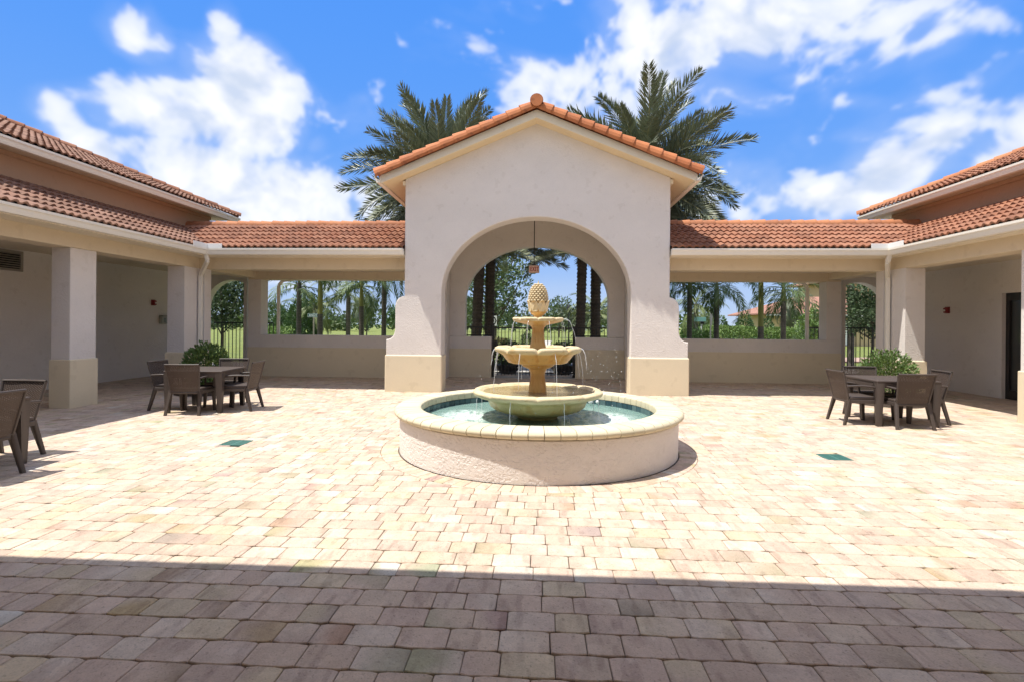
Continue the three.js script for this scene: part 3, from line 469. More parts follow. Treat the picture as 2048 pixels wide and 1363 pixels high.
  tileSlope(roof, [gut - k * 0.06, EAVE - 0.01, -6.2], [0, 0, -1], [k, PITCH, 0], 26, 6, (p) => { const dx = k * (p.x - gut), dz = -11.66 - p.z; return dz < dx + 0.1; }, k < 0 ? M.tilesBrown : M.tiles);
  // upper storey: wall, soffit, gutter, hipped roof
  const uy = 4.44, ze = -15.05, P2 = 0.425;
  part(t, 'upper_wall', bx(up, up + k * 0.3, yt - 0.3, uy + 0.06, -14.45, 1.5, 0.006), M.upperWall);
  part(t, 'upper_end_wall', bx(up + k * 0.3, up + k * 7, 3.2, uy + 0.06, -14.45, -14.15, 0.006), M.upperWall);
  part(t, 'upper_frieze', bx(up - k * 0.028, up - k * 0.001, uy - 0.03, uy + 0.055, -14.47, 1.5, 0.004), M.upperWall);
  part(t, 'upper_soffit', bx(eave + k * 0.02, up + k * 7, uy + 0.06, uy + 0.09, ze + 0.02, 1.5, 0.003), M.fascia);
  part(t, 'upper_fascia', bx(eave, eave + k * 0.028, uy - 0.0, uy + 0.16, ze, 1.5, 0.003), M.fascia);
  part(t, 'upper_gutter', gutterGeo([eave, uy + 0.005, ze], [eave, uy + 0.005, 1.5], [-k, 0]), M.gutter);
  downspout(t, [[eave + k * 0.05, uy + 0.02, ze + 0.18], [eave + k * 0.05, uy - 0.42, ze + 0.18]], 0.07, 0.06);
  const ur = sub(t, 'upper_roof'), ys = uy + 0.15, wdt = 4.6;
  part(ur, 'roof_deck', [slab([[eave - k * 0.03, ys, 1.5], [eave - k * 0.03, ys, ze - 0.03], [eave + k * wdt, ys + wdt * P2, ze + wdt], [eave + k * wdt, ys + wdt * P2, 1.5]], 0.07), slab([[eave - k * 0.03, ys, ze - 0.03], [eave + k * 2 * wdt, ys, ze - 0.03], [eave + k * wdt, ys + wdt * P2, ze + wdt]], 0.07), slab([[eave + k * 2 * wdt, ys, 1.5], [eave + k * wdt, ys + wdt * P2, 1.5], [eave + k * wdt, ys + wdt * P2, ze + wdt], [eave + k * 2 * wdt, ys, ze - 0.03]], 0.07)], M.deck);
  tileSlope(ur, [eave - k * 0.09, ys + 0.0, -6.9 + (k > 0 ? -1.2 : 0)], [0, 0, -1], [k, P2, 0], 28, 13, (p) => { const a = k * (p.x - eave), b = p.z - ze; return b > a - 0.02 && a < wdt; }, k < 0 ? M.tilesBrown : M.tiles);
  barrels(ur, [eave - k * 0.06, ys + 0.03, ze - 0.06], [eave + k * wdt, ys + wdt * P2 + 0.05, ze + wdt], 21, 0.125, 'hip_tile', k < 0 ? M.tiles : M.ridge, Math.PI);
  return { t, dz0, dz1 };
}
const wl = wing(LG, 'stucco wing with a louvre vent in its wall and brown tile roofs');
const wr = wing(RG, 'stucco wing with a dark glass door and orange tile roofs');
{ // louvre vent, a part of the wing it is set in
  const x = LG.wall, v = sub(wl.t, 'louvre_vent'), z0 = -10.42, z1 = -9.35, y0 = 2.52, y1 = 2.94;
  part(v, 'vent_frame', [bx(x, x + 0.035, y0, y0 + 0.05, z0, z1, 0.004), bx(x, x + 0.035, y1 - 0.05, y1, z0, z1, 0.004), bx(x, x + 0.035, y0 + 0.05, y1 - 0.05, z0, z0 + 0.055, 0.004), bx(x, x + 0.035, y0 + 0.05, y1 - 0.05, z1 - 0.055, z1, 0.004)], M.louvre);
  part(v, 'vent_back', bx(x + 0.001, x + 0.006, y0 + 0.05, y1 - 0.05, z0 + 0.055, z1 - 0.055, 0), M.hole);
  for (let i = 0; i < 7; i++) { const y = y0 + 0.075 + i * 0.046; part(v, 'slat', slab([[x + 0.008, y + 0.02, z0 + 0.055], [x + 0.032, y, z0 + 0.055], [x + 0.032, y, z1 - 0.055], [x + 0.008, y + 0.02, z1 - 0.055]], 0.006), M.louvre); }
}
// ---------------------------------------------------------------- porch over the camera, whose eave shades the near pavers
{
  const t = thing('porch_building', 'stucco porch behind the viewer whose eave shades the near pavers', 'porch', [0, 0, 2]);
  part(t, 'roof_slab', bx(-11, 11, 3.42, 3.52, -2.65, 5.5, 0.01), M.ceiling);
  part(t, 'back_wall', bx(-11, 11, 0, 3.42, 4.2, 4.5, 0.01), M.wall);
  part(t, 'upper_wall', bx(-11, 11, 3.52, 4.4, 1.5, 1.8, 0.01), M.wall);
  part(t, 'floor', bx(-11, 11, -0.05, -0.004, -1.55, 4.2, 0), M.concrete);
  for (const x of [-6.5, 6.5]) part(t, 'column', bx(x - 0.25, x + 0.25, 0, 3.42, -2.2, -1.7, 0.015), M.wall);
}
// ---------------------------------------------------------------- fountain
{
  const t = thing('fountain', 'three-tier cast stone fountain with a pineapple finial in a round pool', 'fountain', [FX, 0, FZ]); t.scale.set(0.97, 1, 0.97);
  const P = (name, g, m, par = t) => { g.translate(FX, 0, FZ); return part(par, name, g, m, false); };
  const cyl = (g, ru, rv) => { const p = g.attributes.position, uv = g.attributes.uv; for (let i = 0; i < p.count; i++) { const x = p.getX(i), z = p.getZ(i); let a = Math.atan2(x, z); uv.setXY(i, uv.getX(i) * ru, p.getY(i) * 1.0 * rv + Math.hypot(x, z) * rv * 0.7); } return g; };
  const basin = P('basin_wall', cyl(lathe([[1.5, 0.0], [1.5, 0.42], [1.74, 0.42], [1.752, 0.41], [1.75, 0.0]], 128), 11, 1), std(lin(0.84, 0.78, 0.73), { map: rep(paintMap, 0.5), bumpMap: rep(stuccoBump, 1.8), bumpScale: 0.0075, roughness: 0.93 }));
  P('pool_floor', lathe([[0, 0.1], [1.5, 0.1]], 64), M.plaster);
  // coping: cast stones with a bull nose and open joints
  const nC = 72, prof = [[1.485, 0.43], [1.485, 0.5], [1.5, 0.515], [1.53, 0.52], [1.74, 0.52], [1.79, 0.51], [1.815, 0.485], [1.815, 0.46], [1.79, 0.435], [1.74, 0.425], [1.6, 0.424]];
  const cop = (() => { const a = 2 * Math.PI / nC * 0.945, g = new THREE.LatheGeometry(prof.map(p => new THREE.Vector2(...p)), 4, -a / 2, a); const cap = (ang) => { const s = new THREE.Shape(prof.map(p => new THREE.Vector2(...p))); return new THREE.ShapeGeometry(s).rotateY(ang - Math.PI / 2); }; return boxUV(merge([g, cap(-a / 2), cap(a / 2)])); })();
  const copMats = [lin(0.66, 0.585, 0.41), lin(0.62, 0.555, 0.395), lin(0.69, 0.615, 0.44)].map(c => { const m = M.coping.clone(); m.color = c; return m; });
  const cr = RNG(5);
  P('coping_joint', lathe([[1.5, 0.424], [1.5, 0.505], [1.75, 0.508], [1.795, 0.475], [1.75, 0.43]], 128), M.grout);
  for (let i = 0; i < nC; i++) { const m = raw(t, 'coping_stone', cop, copMats[Math.floor(cr() * 3)]); m.rotation.y = i / nC * 2 * Math.PI; m.position.y = (cr() - 0.5) * 0.002; }
  // waterline tiles
  const nT = 88, tg = boxUV(new RoundedBoxGeometry(0.1, 0.095, 0.012, 1, 0.003));
  for (let i = 0; i < nT; i++) { const a = i / nT * 2 * Math.PI, m = raw(t, 'waterline_tile', tg, M.poolTile[Math.floor(cr() * 4)]); m.position.set(Math.sin(a) * 1.492, 0.375, Math.cos(a) * 1.492); m.rotation.y = a; }
  // bowls and stems
  const N = 192;
  const lobed = (g, n, depth, y0, y1, notch) => { const p = g.attributes.position; for (let i = 0; i < p.count; i++) { const x = p.getX(i), y = p.getY(i), z = p.getZ(i), r = Math.hypot(x, z); const a = Math.atan2(x, z), w = sstep(y0, y1, y) ; const c = Math.abs(((a / (2 * Math.PI) * n + 1000.5) % 1) - 0.5) * 2; const k = 1 - depth * w * Math.pow(1 - c, 6) ; const dy = -notch * w * Math.pow(1 - c, 9); if (r > 0.05) p.setXYZ(i, x * k, y + dy, z * k); } g.computeVertexNormals(); return g; };
  const lower = [[0.24, 0.08], [0.26, 0.36], [0.34, 0.405], [0.46, 0.425], [0.56, 0.46], [0.615, 0.50], [0.635, 0.55], [0.645, 0.57], [0.66, 0.585], [0.70, 0.605], [0.78, 0.62], [0.825, 0.64], [0.842, 0.668], [0.836, 0.69], [0.80, 0.705], [0.765, 0.705], [0.74, 0.69], [0.70, 0.655], [0.5, 0.62], [0.1, 0.6]];
  const low = P('lower_bowl', lobed(cyl(lathe(lower.slice(0, 10), N), 5, 1), 8, 0.0, 9, 10, 0), M.mossStone);
  P('lower_rim', lobed(cyl(lathe(lower.slice(9), N), 5, 1), 8, 0.05, 0.60, 0.68, 0.012), M.stone, low);
  P('bowl_water', lathe([[0, 0.672], [0.755, 0.672]], 64), new THREE.MeshPhysicalMaterial({ color: lin(0.62, 0.55, 0.30), roughness: 0.08, transmission: 0.7, thickness: 0, bumpMap: rep(rippleBump, 6), bumpScale: 0.012 }), low);
  P('lower_stem', cyl(lathe([[0.118, 0.6], [0.116, 0.72], [0.108, 0.76], [0.098, 0.82], [0.094, 0.87], [0.097, 0.91], [0.112, 0.945], [0.118, 0.952], [0.116, 0.96]], 48), 2, 1), M.wetStone);
  const mid = P('middle_bowl', lobed(cyl(lathe([[0.112, 0.955], [0.15, 0.968], [0.188, 0.985], [0.205, 0.998], [0.204, 1.012], [0.26, 1.02], [0.34, 1.028], [0.385, 1.04], [0.40, 1.056], [0.402, 1.066], [0.418, 1.075], [0.438, 1.105], [0.462, 1.135], [0.50, 1.155]], N), 4, 1), 8, 0.05, 1.02, 1.06, 0.0), M.wetStone);
  P('middle_rim', lobed(cyl(lathe([[0.50, 1.155], [0.535, 1.165], [0.558, 1.182], [0.566, 1.205], [0.558, 1.226], [0.535, 1.236], [0.505, 1.232], [0.48, 1.215], [0.4, 1.19], [0.08, 1.18]], N), 4, 1), 8, 0.075, 1.15, 1.2, 0.03), M.stone, mid);
  P('middle_water', lathe([[0, 1.208], [0.475, 1.208]], 48), new THREE.MeshPhysicalMaterial({ color: lin(0.6, 0.58, 0.42), roughness: 0.06, transmission: 0.7, thickness: 0, bumpMap: rep(rippleBump, 5), bumpScale: 0.01 }), mid);
  P('upper_stem', cyl(lathe([[0.108, 1.18], [0.106, 1.23], [0.096, 1.27], [0.085, 1.33], [0.078, 1.385], [0.083, 1.39], [0.083, 1.40], [0.076, 1.406], [0.075, 1.44], [0.082, 1.47], [0.1, 1.495]], 48), 2, 1), M.wetStone);
  const upb = P('upper_bowl', lobed(cyl(lathe([[0.1, 1.495], [0.14, 1.507], [0.2, 1.52], [0.27, 1.535], [0.30, 1.545], [0.31, 1.548]], N), 3, 1), 8, 0.04, 1.50, 1.54, 0), M.wetStone);
  P('upper_rim', lobed(cyl(lathe([[0.31, 1.548], [0.325, 1.556], [0.336, 1.572], [0.334, 1.587], [0.318, 1.598], [0.295, 1.597], [0.27, 1.588], [0.05, 1.575]], N), 3, 1), 8, 0.06, 1.54, 1.57, 0.014), M.stone, upb);
  // pineapple finial: cup, leaves, body with scales, tip
  const fin = sub(t, 'pineapple_finial');
  P('cup', cyl(lathe([[0.05, 1.57], [0.048, 1.605], [0.058, 1.62], [0.085, 1.638], [0.102, 1.655], [0.103, 1.662], [0.100, 1.668], [0.112, 1.69], [0.121, 1.73], [0.122, 1.76], [0.112, 1.79], [0.06, 1.8]], 48), 2, 1), M.wetStone, fin);
  for (let i = 0; i < 8; i++) {                                      // upright leaves with curled tips
    const s = new THREE.Shape(); s.moveTo(-0.03, 0); s.bezierCurveTo(-0.058, 0.05, -0.052, 0.11, 0, 0.135); s.bezierCurveTo(0.052, 0.11, 0.058, 0.05, 0.03, 0); s.closePath();
    const g = new THREE.ExtrudeGeometry(s, { depth: 0.006, bevelEnabled: true, bevelSize: 0.004, bevelThickness: 0.004, bevelSegments: 2, curveSegments: 8 }); const p = g.attributes.position;
    for (let j = 0; j < p.count; j++) { const x = p.getX(j), y = p.getY(j), z = p.getZ(j), r = 0.113 + z + 0.012 * Math.sin(y / 0.135 * Math.PI * 0.5) + (y > 0.1 ? (y - 0.1) * 0.55 : 0) , a = x / 0.12; p.setXYZ(j, Math.sin(a) * r, 1.672 + y, Math.cos(a) * r); }
    g.computeVertexNormals(); g.rotateY(i / 8 * 2 * Math.PI + 0.39); P('leaf', g, M.stone, fin);
  }
  const body = (y) => { const q = clamp((y - 1.78) / 0.25); return 0.118 * Math.pow(Math.max(0, 1 - Math.pow(q, 2.3)), 0.55); };
  P('body', lathe([[0.11, 1.77], ...Array.from({ length: 12 }, (_, i) => { const y = 1.78 + i * 0.0225; return [Math.max(0.004, body(y) - 0.006), y]; })], 32), M.stone, fin);
  const sc = []; for (let r = 0; r < 9; r++) { const y = 1.808 + r * 0.025, R0 = body(y), n = Math.max(5, Math.round(2 * Math.PI * R0 / 0.044)); for (let i = 0; i < n; i++) { const a = (i + (r % 2) * 0.5) / n * 2 * Math.PI; sc.push(new THREE.SphereGeometry(0.0195, 10, 7).scale(1.02, 0.78, 0.95).translate(Math.sin(a) * R0, y, Math.cos(a) * R0)); } }
  P('scales', merge(sc), M.stone, fin).userData.kind = 'stuff';
  P('tip', new THREE.ConeGeometry(0.014, 0.05, 8).translate(0, 2.045, 0), M.stone, fin);
  // two white fittings at the waterline
  for (const [a, r] of [[2.52, 1.36], [2.46, 1.42]]) P('light_fitting', new THREE.SphereGeometry(r < 1.4 ? 0.034 : 0.026, 16, 12).translate(Math.sin(a) * r, 0.40, Math.cos(a) * r), M.white);
  // falling water
  const wm = new THREE.MeshPhysicalMaterial({ color: lin(0.95, 0.97, 1), roughness: 0.12, transmission: 0.55, thickness: 0, ior: 1.33 }), wr2 = RNG(31), drops = [];
  const fall = (a, r0, y0, y1, reach, w) => { const n = 9, pts = []; for (let i = 0; i <= n; i++) { const q = i / n, rr = r0 + reach * Math.sqrt(q) * 0.8 + (wr2() - 0.5) * 0.008; pts.push([FX + Math.sin(a) * rr + (wr2() - 0.5) * 0.006, lerp(y0, y1, q * q * 0.6 + q * 0.4), FZ + Math.cos(a) * rr]); } part(t, 'water_stream', tube(pts, w, 5, 18, 0.55), wm, false); };
  const dr = (x, y, z, s) => drops.push(new THREE.IcosahedronGeometry(s, 1).scale(1, 1.25, 1).translate(x, y, z));
  for (let i = 0; i < 8; i++) { const a = (i + 0.5) / 8 * 2 * Math.PI; fall(a, 0.535, 1.19, 0.68 + (i % 3) * 0.08, 0.06 + wr2() * 0.05, 0.005); fall(a + 0.03, 0.315, 1.56, 1.23, 0.05 + wr2() * 0.05, 0.0035); fall(a, 0.8, 0.67, 0.37, 0.03, 0.0055); }
  fall(1.52, 0.56, 1.215, 0.95, 0.09, 0.008); fall(1.62, 0.33, 1.585, 1.30, 0.2, 0.0045); fall(-1.5, 0.56, 1.2, 1.0, 0.05, 0.007);
  for (let i = 0; i < 340; i++) { const right = wr2() < 0.62, a = right ? 1.57 + (wr2() - 0.5) * 1.0 : wr2() * 6.28, y = 0.42 + Math.pow(wr2(), 0.9) * (right ? 0.9 : 0.75), r = (right ? 0.62 + wr2() * 0.42 + (1.2 - y) * 0.12 : 0.58 + wr2() * 0.3); dr(FX + Math.sin(a) * r, y, FZ + Math.cos(a) * r, 0.0012 + Math.pow(wr2(), 3) * 0.0036); }
  for (let i = 0; i < 90; i++) { const a = wr2() * 6.28, r = wr2() * 0.3; dr(FX + Math.sin(a) * r, 1.25 + wr2() * 0.3, FZ + Math.cos(a) * r, 0.0015 + wr2() * 0.002); }
  for (const [a, r] of [[0.05, 1.06], [0.75, 1.05], [-0.75, 1.08]]) for (let i = 0; i < 16; i++) { const q = wr2() * 6.28, s = wr2() * 0.06; dr(FX + Math.sin(a) * r + Math.cos(q) * s, 0.365 + wr2() * 0.035, FZ + Math.cos(a) * r + Math.sin(q) * s, 0.003 + wr2() * 0.006); }
  part(t, 'water_droplets', drops, wm, false).userData.kind = 'stuff';
  // pool water with real ripples
  const wg = new THREE.RingGeometry(0.2, 1.488, 160, 60).rotateX(-Math.PI / 2), wp = wg.attributes.position, uv = wg.attributes.uv;
  for (let i = 0; i < wp.count; i++) {
    const x = wp.getX(i), z = wp.getZ(i), r = Math.hypot(x, z); uv.setXY(i, 0.5 + x / 3, 0.5 + z / 3 * -1);
    const ch = Math.exp(-((x + 0.95) ** 2 / 0.2 + z * z / 0.4)) + Math.exp(-((x - 0.95) ** 2 / 0.2 + z * z / 0.4)) + 0.25;
    wp.setY(i, 0.352 + ch * 0.022 * (fbm(x * 9, 1.5, z * 9, 3) - 0.5) + ch * 0.010 * (noise3(x * 38, 4, z * 38) - 0.5));
  }
  wg.computeVertexNormals();
  const water = raw(scene, 'water', wg, new THREE.MeshPhysicalMaterial({ color: 0xffffff, map: foamMap, roughness: 0.07, transmission: 0.18, thickness: 0, ior: 1.33, bumpMap: rep(rippleBump, 3), bumpScale: 0.012 }));
  water.position.set(FX, 0, FZ); water.scale.set(0.97, 1, 0.97); tag(water, 'churning teal water in the round fountain pool', 'water', null, 'structure');
}
// ---------------------------------------------------------------- drain grates
GRATES().forEach(([x, z], i) => {
  const t = thing('drain_grate', i ? 'square green drain grate in the pavers on the glass door side' : 'square green drain grate in the pavers on the louvre vent side', 'drain', [x, 0, z]);
  const h = 0.14; part(t, 'rim', [bx(x - h, x + h, -0.03, 0.004, z - h, z - h + 0.018, 0.002), bx(x - h, x + h, -0.03, 0.004, z + h - 0.018, z + h, 0.002), bx(x - h, x - h + 0.018, -0.03, 0.004, z - h + 0.018, z + h - 0.018, 0.002), bx(x + h - 0.018, x + h, -0.03, 0.004, z - h + 0.018, z + h - 0.018, 0.002)], M.grate);
  part(t, 'sump', bx(x - h + 0.016, x + h - 0.016, -0.05, -0.012, z - h + 0.016, z + h - 0.016, 0), M.hole);
  for (let k = 0; k < 9; k++) { const zz = z - h + 0.03 + k * 0.0275; part(t, 'slat', bx(x - h + 0.018, x + h - 0.018, -0.014, 0.002, zz, zz + 0.015, 0.002), M.grate); }
  part(t, 'cross_bar', bx(x - 0.012, x + 0.012, -0.02, 0.001, z - h + 0.02, z + h - 0.02, 0.002), M.grate);
});
// ---------------------------------------------------------------- wicker tables and chairs
function legGeo(x0, z0, x1, z1, h, a, b) { // tapered square leg from the floor (x0, z0) up to (x1, z1) at height h
  const g = new THREE.CylinderGeometry(b * 0.7071, a * 0.7071, h, 4, 1).rotateY(Math.PI / 4), p = g.attributes.position; for (let i = 0; i < p.count; i++) { const t = p.getY(i) / h + 0.5; p.setXYZ(i, p.getX(i) + lerp(x0, x1, t), t * h, p.getZ(i) + lerp(z0, z1, t)); } g.computeVertexNormals(); return g.toNonIndexed();
}
function makeTable() {
  const t = new THREE.Group(); const s = 0.47; t.name = 'wicker_table';
  part(t, 'table_top', new RoundedBoxGeometry(2 * s, 0.035, 2 * s, 2, 0.012).translate(0, 0.685, 0), M.rattan);
  part(t, 'apron', [bx(-s + 0.01, s - 0.01, 0.59, 0.668, -s + 0.01, -s + 0.045, 0.006), bx(-s + 0.01, s - 0.01, 0.59, 0.668, s - 0.045, s - 0.01, 0.006), bx(-s + 0.01, -s + 0.045, 0.59, 0.668, -s + 0.045, s - 0.045, 0.006), bx(s - 0.045, s - 0.01, 0.59, 0.668, -s + 0.045, s - 0.045, 0.006)], M.rattan);
  for (const a of [-1, 1]) for (const b of [-1, 1]) part(t, 'leg', legGeo(a * (s - 0.05), b * (s - 0.05), a * (s - 0.06), b * (s - 0.06), 0.667, 0.06, 0.115), M.frame);
  return t;
}
function makeChair() {                                               // faces -z
  const t = new THREE.Group(); t.name = 'wicker_armchair'; const w = 0.27;
  part(t, 'seat', new RoundedBoxGeometry(0.5, 0.045, 0.46, 2, 0.015).translate(0, 0.415, -0.02), M.rattan);
  part(t, 'seat_rail', [bx(-w + 0.02, w - 0.02, 0.34, 0.395, -0.255, -0.225, 0.006), bx(-w + 0.02, w - 0.02, 0.34, 0.395, 0.2, 0.23, 0.006), bx(-w + 0.005, -w + 0.035, 0.34, 0.395, -0.22, 0.2, 0.006), bx(w - 0.035, w - 0.005, 0.34, 0.395, -0.22, 0.2, 0.006)], M.frame);
  // backrest: a woven panel, wider at the top, curved and leaning back
  const n = 8, m = 6, P = [], UV = [], f = (i, j, k) => { const u = i / n * 2 - 1, v = j / m, hw = lerp(0.225, 0.268, v); return [u * hw, 0.36 + v * 0.46, 0.215 + v * 0.105 + (1 - u * u) * 0.022 + k]; };
  const q = (a, b, c, d) => { for (const v of [a, b, c, a, c, d]) { P.push(...v); UV.push(v[0], v[1]); } };
  for (let i = 0; i < n; i++) for (let j = 0; j < m; j++) q(f(i, j, 0), f(i + 1, j, 0), f(i + 1, j + 1, 0), f(i, j + 1, 0));
  const g = new THREE.BufferGeometry(); g.setAttribute('position', new THREE.Float32BufferAttribute(P, 3)); g.setAttribute('uv', new THREE.Float32BufferAttribute(UV, 2)); g.computeVertexNormals();
  const back = sub(t, 'backrest'); part(back, 'woven_panel', g, M.rattanOpen, false);
  part(back, 'back_frame', [tube([f(0, 0, 0), f(0, 3, 0), f(0, 6, 0)], 0.014, 6, 8), tube([f(n, 0, 0), f(n, 3, 0), f(n, 6, 0)], 0.014, 6, 8), tube([f(0, 6, 0), f(4, 6, 0), f(8, 6, 0)], 0.015, 6, 10), tube([f(0, 0, 0), f(4, 0, 0), f(8, 0, 0)], 0.014, 6, 10)], M.frame);
  for (const a of [-1, 1]) {
    part(t, 'leg', legGeo(a * 0.245, -0.25, a * 0.235, -0.225, 0.40, 0.036, 0.052), M.frame);
    part(t, 'leg', legGeo(a * 0.262, 0.30, a * 0.228, 0.20, 0.40, 0.036, 0.052), M.frame);
    const arm = part(t, 'arm', [tube([[a * 0.255, 0.60, 0.27], [a * 0.272, 0.612, 0.1], [a * 0.272, 0.60, -0.08], [a * 0.262, 0.575, -0.19]], 0.016, 6, 14)], M.frame);
    part(arm, 'arm_post', bar([a * 0.258, 0.39, -0.205], [a * 0.263, 0.585, -0.185], 0.03, 0.026), M.frame);
  }
  return t;
}
const tableProto = makeTable(), chairProto = makeChair();
function put(proto, x, z, turn, label, category, group) { const o = proto.clone(); o.name = numbered(proto.name); o.userData = {}; o.position.set(x, 0.0015, z); o.rotation.y = turn; scene.add(o); return tag(o, label, category, group); }
const D2 = Math.PI / 180;
put(tableProto, -5.80, -8.86, 7 * D2, 'square brown wicker table in front of the shaded shrub', 'table');
put(chairProto, -5.80, -8.47, 7 * D2, 'wicker armchair at shaded shrub table, its back to the near porch', 'chair');
put(chairProto, -5.24, -9.10 + 0.2, -82 * D2 + Math.PI, 'wicker armchair at shaded shrub table, on the side of the fountain', 'chair');
put(chairProto, -6.36, -8.86, 95 * D2 + Math.PI, 'wicker armchair at shaded shrub table, on the side of the alarm wall', 'chair');
put(chairProto, -5.72, -9.28, 6 * D2 + Math.PI, 'wicker armchair at shaded shrub table, on the side of the arcade', 'chair');
put(tableProto, 5.63, -8.78, -1 * D2, 'square brown wicker table in front of the sunlit shrub', 'table');
put(chairProto, 5.58, -8.40, -1 * D2, 'wicker armchair at sunlit shrub table, its back to the near porch', 'chair');
put(chairProto, 5.03, -8.66, 88 * D2 + Math.PI, 'wicker armchair at sunlit shrub table, on the side of the fountain', 'chair');
put(chairProto, 6.12, -8.84, 82 * D2, 'wicker armchair at sunlit shrub table, on the side of the glass door', 'chair');
put(chairProto, 5.58, -9.22, 176 * D2, 'wicker armchair at sunlit shrub table, on the side of the arcade', 'chair');
put(tableProto, -5.84, -4.80, 3 * D2, 'square wicker table standing beside the plinth of the lone column', 'table');
put(chairProto, -5.43, -4.70, 84 * D2, 'wicker armchair at the table by the lone column, facing the wall', 'chair');
put(chairProto, -5.88, -5.36, 178 * D2, 'wicker armchair at the table by the lone column, facing the porch', 'chair');

// ---------------------------------------------------------------- small fixtures
const font = await new FontLoader().loadAsync('fonts/droid/droid_sans_bold.typeface.json');
const textGeo = (s, size, depth) => { const g = new TextGeometry(s, { font, size, depth, curveSegments: 3, bevelEnabled: false }); g.computeBoundingBox(); const b = g.boundingBox; return g.translate(-(b.min.x + b.max.x) / 2, -(b.min.y + b.max.y) / 2, 0); };
{
  const x = -0.175, z = -13.5, t = thing('exit_sign', 'red lettered EXIT sign hung on a rod in the arch', 'sign', [x, 2.83, z]);
  part(t, 'housing', bx(x - 0.135, x + 0.135, 2.835, 3.035, z - 0.03, z + 0.03, 0.02), std(lin(0.5, 0.29, 0.2), { roughness: 0.4 }));
  part(t, 'face', bx(x - 0.115, x + 0.115, 2.85, 3.02, z + 0.03, z + 0.034, 0.004), std(lin(0.66, 0.46, 0.35), { roughness: 0.35 }));
  part(t, 'lettering', textGeo('EXIT', 0.105, 0.006).scale(0.72, 1.12, 1).translate(x + 0.01, 2.935, z + 0.034), std(lin(0.28, 0.012, 0.006), { roughness: 0.5 }));
  part(t, 'rod', new THREE.CylinderGeometry(0.012, 0.012, 1.6, 8).translate(x, 3.83, z), M.darkBronze);
  part(t, 'canopy', bx(x - 0.06, x + 0.06, 3.03, 3.06, z - 0.025, z + 0.025, 0.008), M.darkBronze);
}
function alarm(x, y, z, k, label) {                                  // k: wall normal along x
  const t = thing('fire_alarm', label, 'alarm', [x, y, z]);
  part(t, 'back_plate', bx(x, x + k * 0.02, y - 0.08, y + 0.08, z - 0.075, z + 0.075, 0.006), M.red);
  part(t, 'housing', bx(x + k * 0.02, x + k * 0.075, y - 0.07, y + 0.06, z - 0.06, z + 0.06, 0.018), M.red);
  part(t, 'strobe_lens', bx(x + k * 0.075, x + k * 0.105, y - 0.035, y + 0.015, z - 0.028, z + 0.028, 0.012), std(lin(0.75, 0.72, 0.65), { roughness: 0.15 }));
}
alarm(LG.wall, 2.04, -14.15, 1, 'red fire alarm strobe above the grey wall box');
alarm(RG.wall, 1.955, -13.5, -1, 'red fire alarm strobe on the wall beside the glass door');
{
  const x = LG.wall, z = -14.5, y = 1.56, t = thing('wall_box', 'grey access box with a small panel on the wing wall', 'control box', [x, y, z]);
  part(t, 'case', bx(x, x + 0.1, y - 0.11, y + 0.11, z - 0.13, z + 0.13, 0.015), std(lin(0.36, 0.36, 0.31), { roughness: 0.5 }));
  part(t, 'panel', bx(x + 0.1, x + 0.106, y - 0.07, y + 0.06, z - 0.04, z + 0.06, 0.003), std(lin(0.16, 0.18, 0.16), { roughness: 0.3 }));
  part(t, 'hood', bx(x, x + 0.12, y + 0.112, y + 0.13, z - 0.14, z + 0.11, 0.004), M.louvre);
  part(t, 'latch', bx(x + 0.1, x + 0.118, y - 0.1, y - 0.075, z - 0.02, z + 0.02, 0.003), M.louvre);
  const r = thing('card_reader', 'small black card reader beside the grey access box', 'card reader', [x, 1.51, z - 0.31]);
  part(r, 'body', bx(x, x + 0.035, 1.45, 1.57, z - 0.35, z - 0.27, 0.008), M.black); part(r, 'lens', bx(x + 0.035, x + 0.038, 1.48, 1.54, z - 0.325, z - 0.295, 0.001), M.greyMetal);
}
// ---------------------------------------------------------------- gate and fences
function fence(name, label, group, x0, x1, z, h, rails, step, posts = [], y0 = 0.06) {
  const t = thing(name, label, 'fence', [(x0 + x1) / 2, 0, z], 0, group);
  for (const y of rails) part(t, 'rail', bx(x0, x1, y - 0.018, y + 0.018, z - 0.016, z + 0.016, 0.003), M.black);
  const n = Math.floor((x1 - x0) / step); for (let i = 0; i <= n; i++) { const x = x0 + (x1 - x0) * i / n; if (posts.some(p => Math.abs(p - x) < 0.05)) continue; part(t, 'picket', bx(x - 0.009, x + 0.009, y0, h - 0.01, z - 0.009, z + 0.009, 0), M.black); }
  for (const p of posts) part(t, 'post', bx(p - 0.035, p + 0.035, 0, h + 0.03, z - 0.035, z + 0.035, 0.005), M.black);
  return t;
}
{
  const t = fence('entry_gate', 'black picket gate between the low walls under the arch', null, -1.33, 0.93, -15.2, 1.44, [1.42, 0.14], 0.102, [-1.36, 0.965]); t.userData.category = 'gate';
  part(t, 'latch_box', bx(-1.32, -1.25, 0.88, 1.05, -15.24, -15.16, 0.006), M.black);
  fence('picket_fence', 'black picket fence behind the low wall and leaning chevron sign', null, -3.4, -1.45, -15.62, 1.46, [1.43, 1.19, 0.12], 0.115, [-3.4, -1.45]);
  fence('picket_fence', 'black picket fence behind the low wall, on the lamp post side', null, 1.05, 3.2, -15.62, 1.46, [1.43, 1.19, 0.12], 0.115, [1.05, 3.2]);
  fence('picket_fence', 'black picket fence closing the walkway arch behind the shaded shrub', null, -10.45, -8.5, -16.3, 1.5, [1.5, 0.12], 0.115, [-9.35]);
  fence('picket_fence', 'black picket fence closing the walkway arch behind the sunlit shrub', null, 8.0, 9.95, -16.3, 1.5, [1.5, 0.12], 0.115, [8.65]);
}
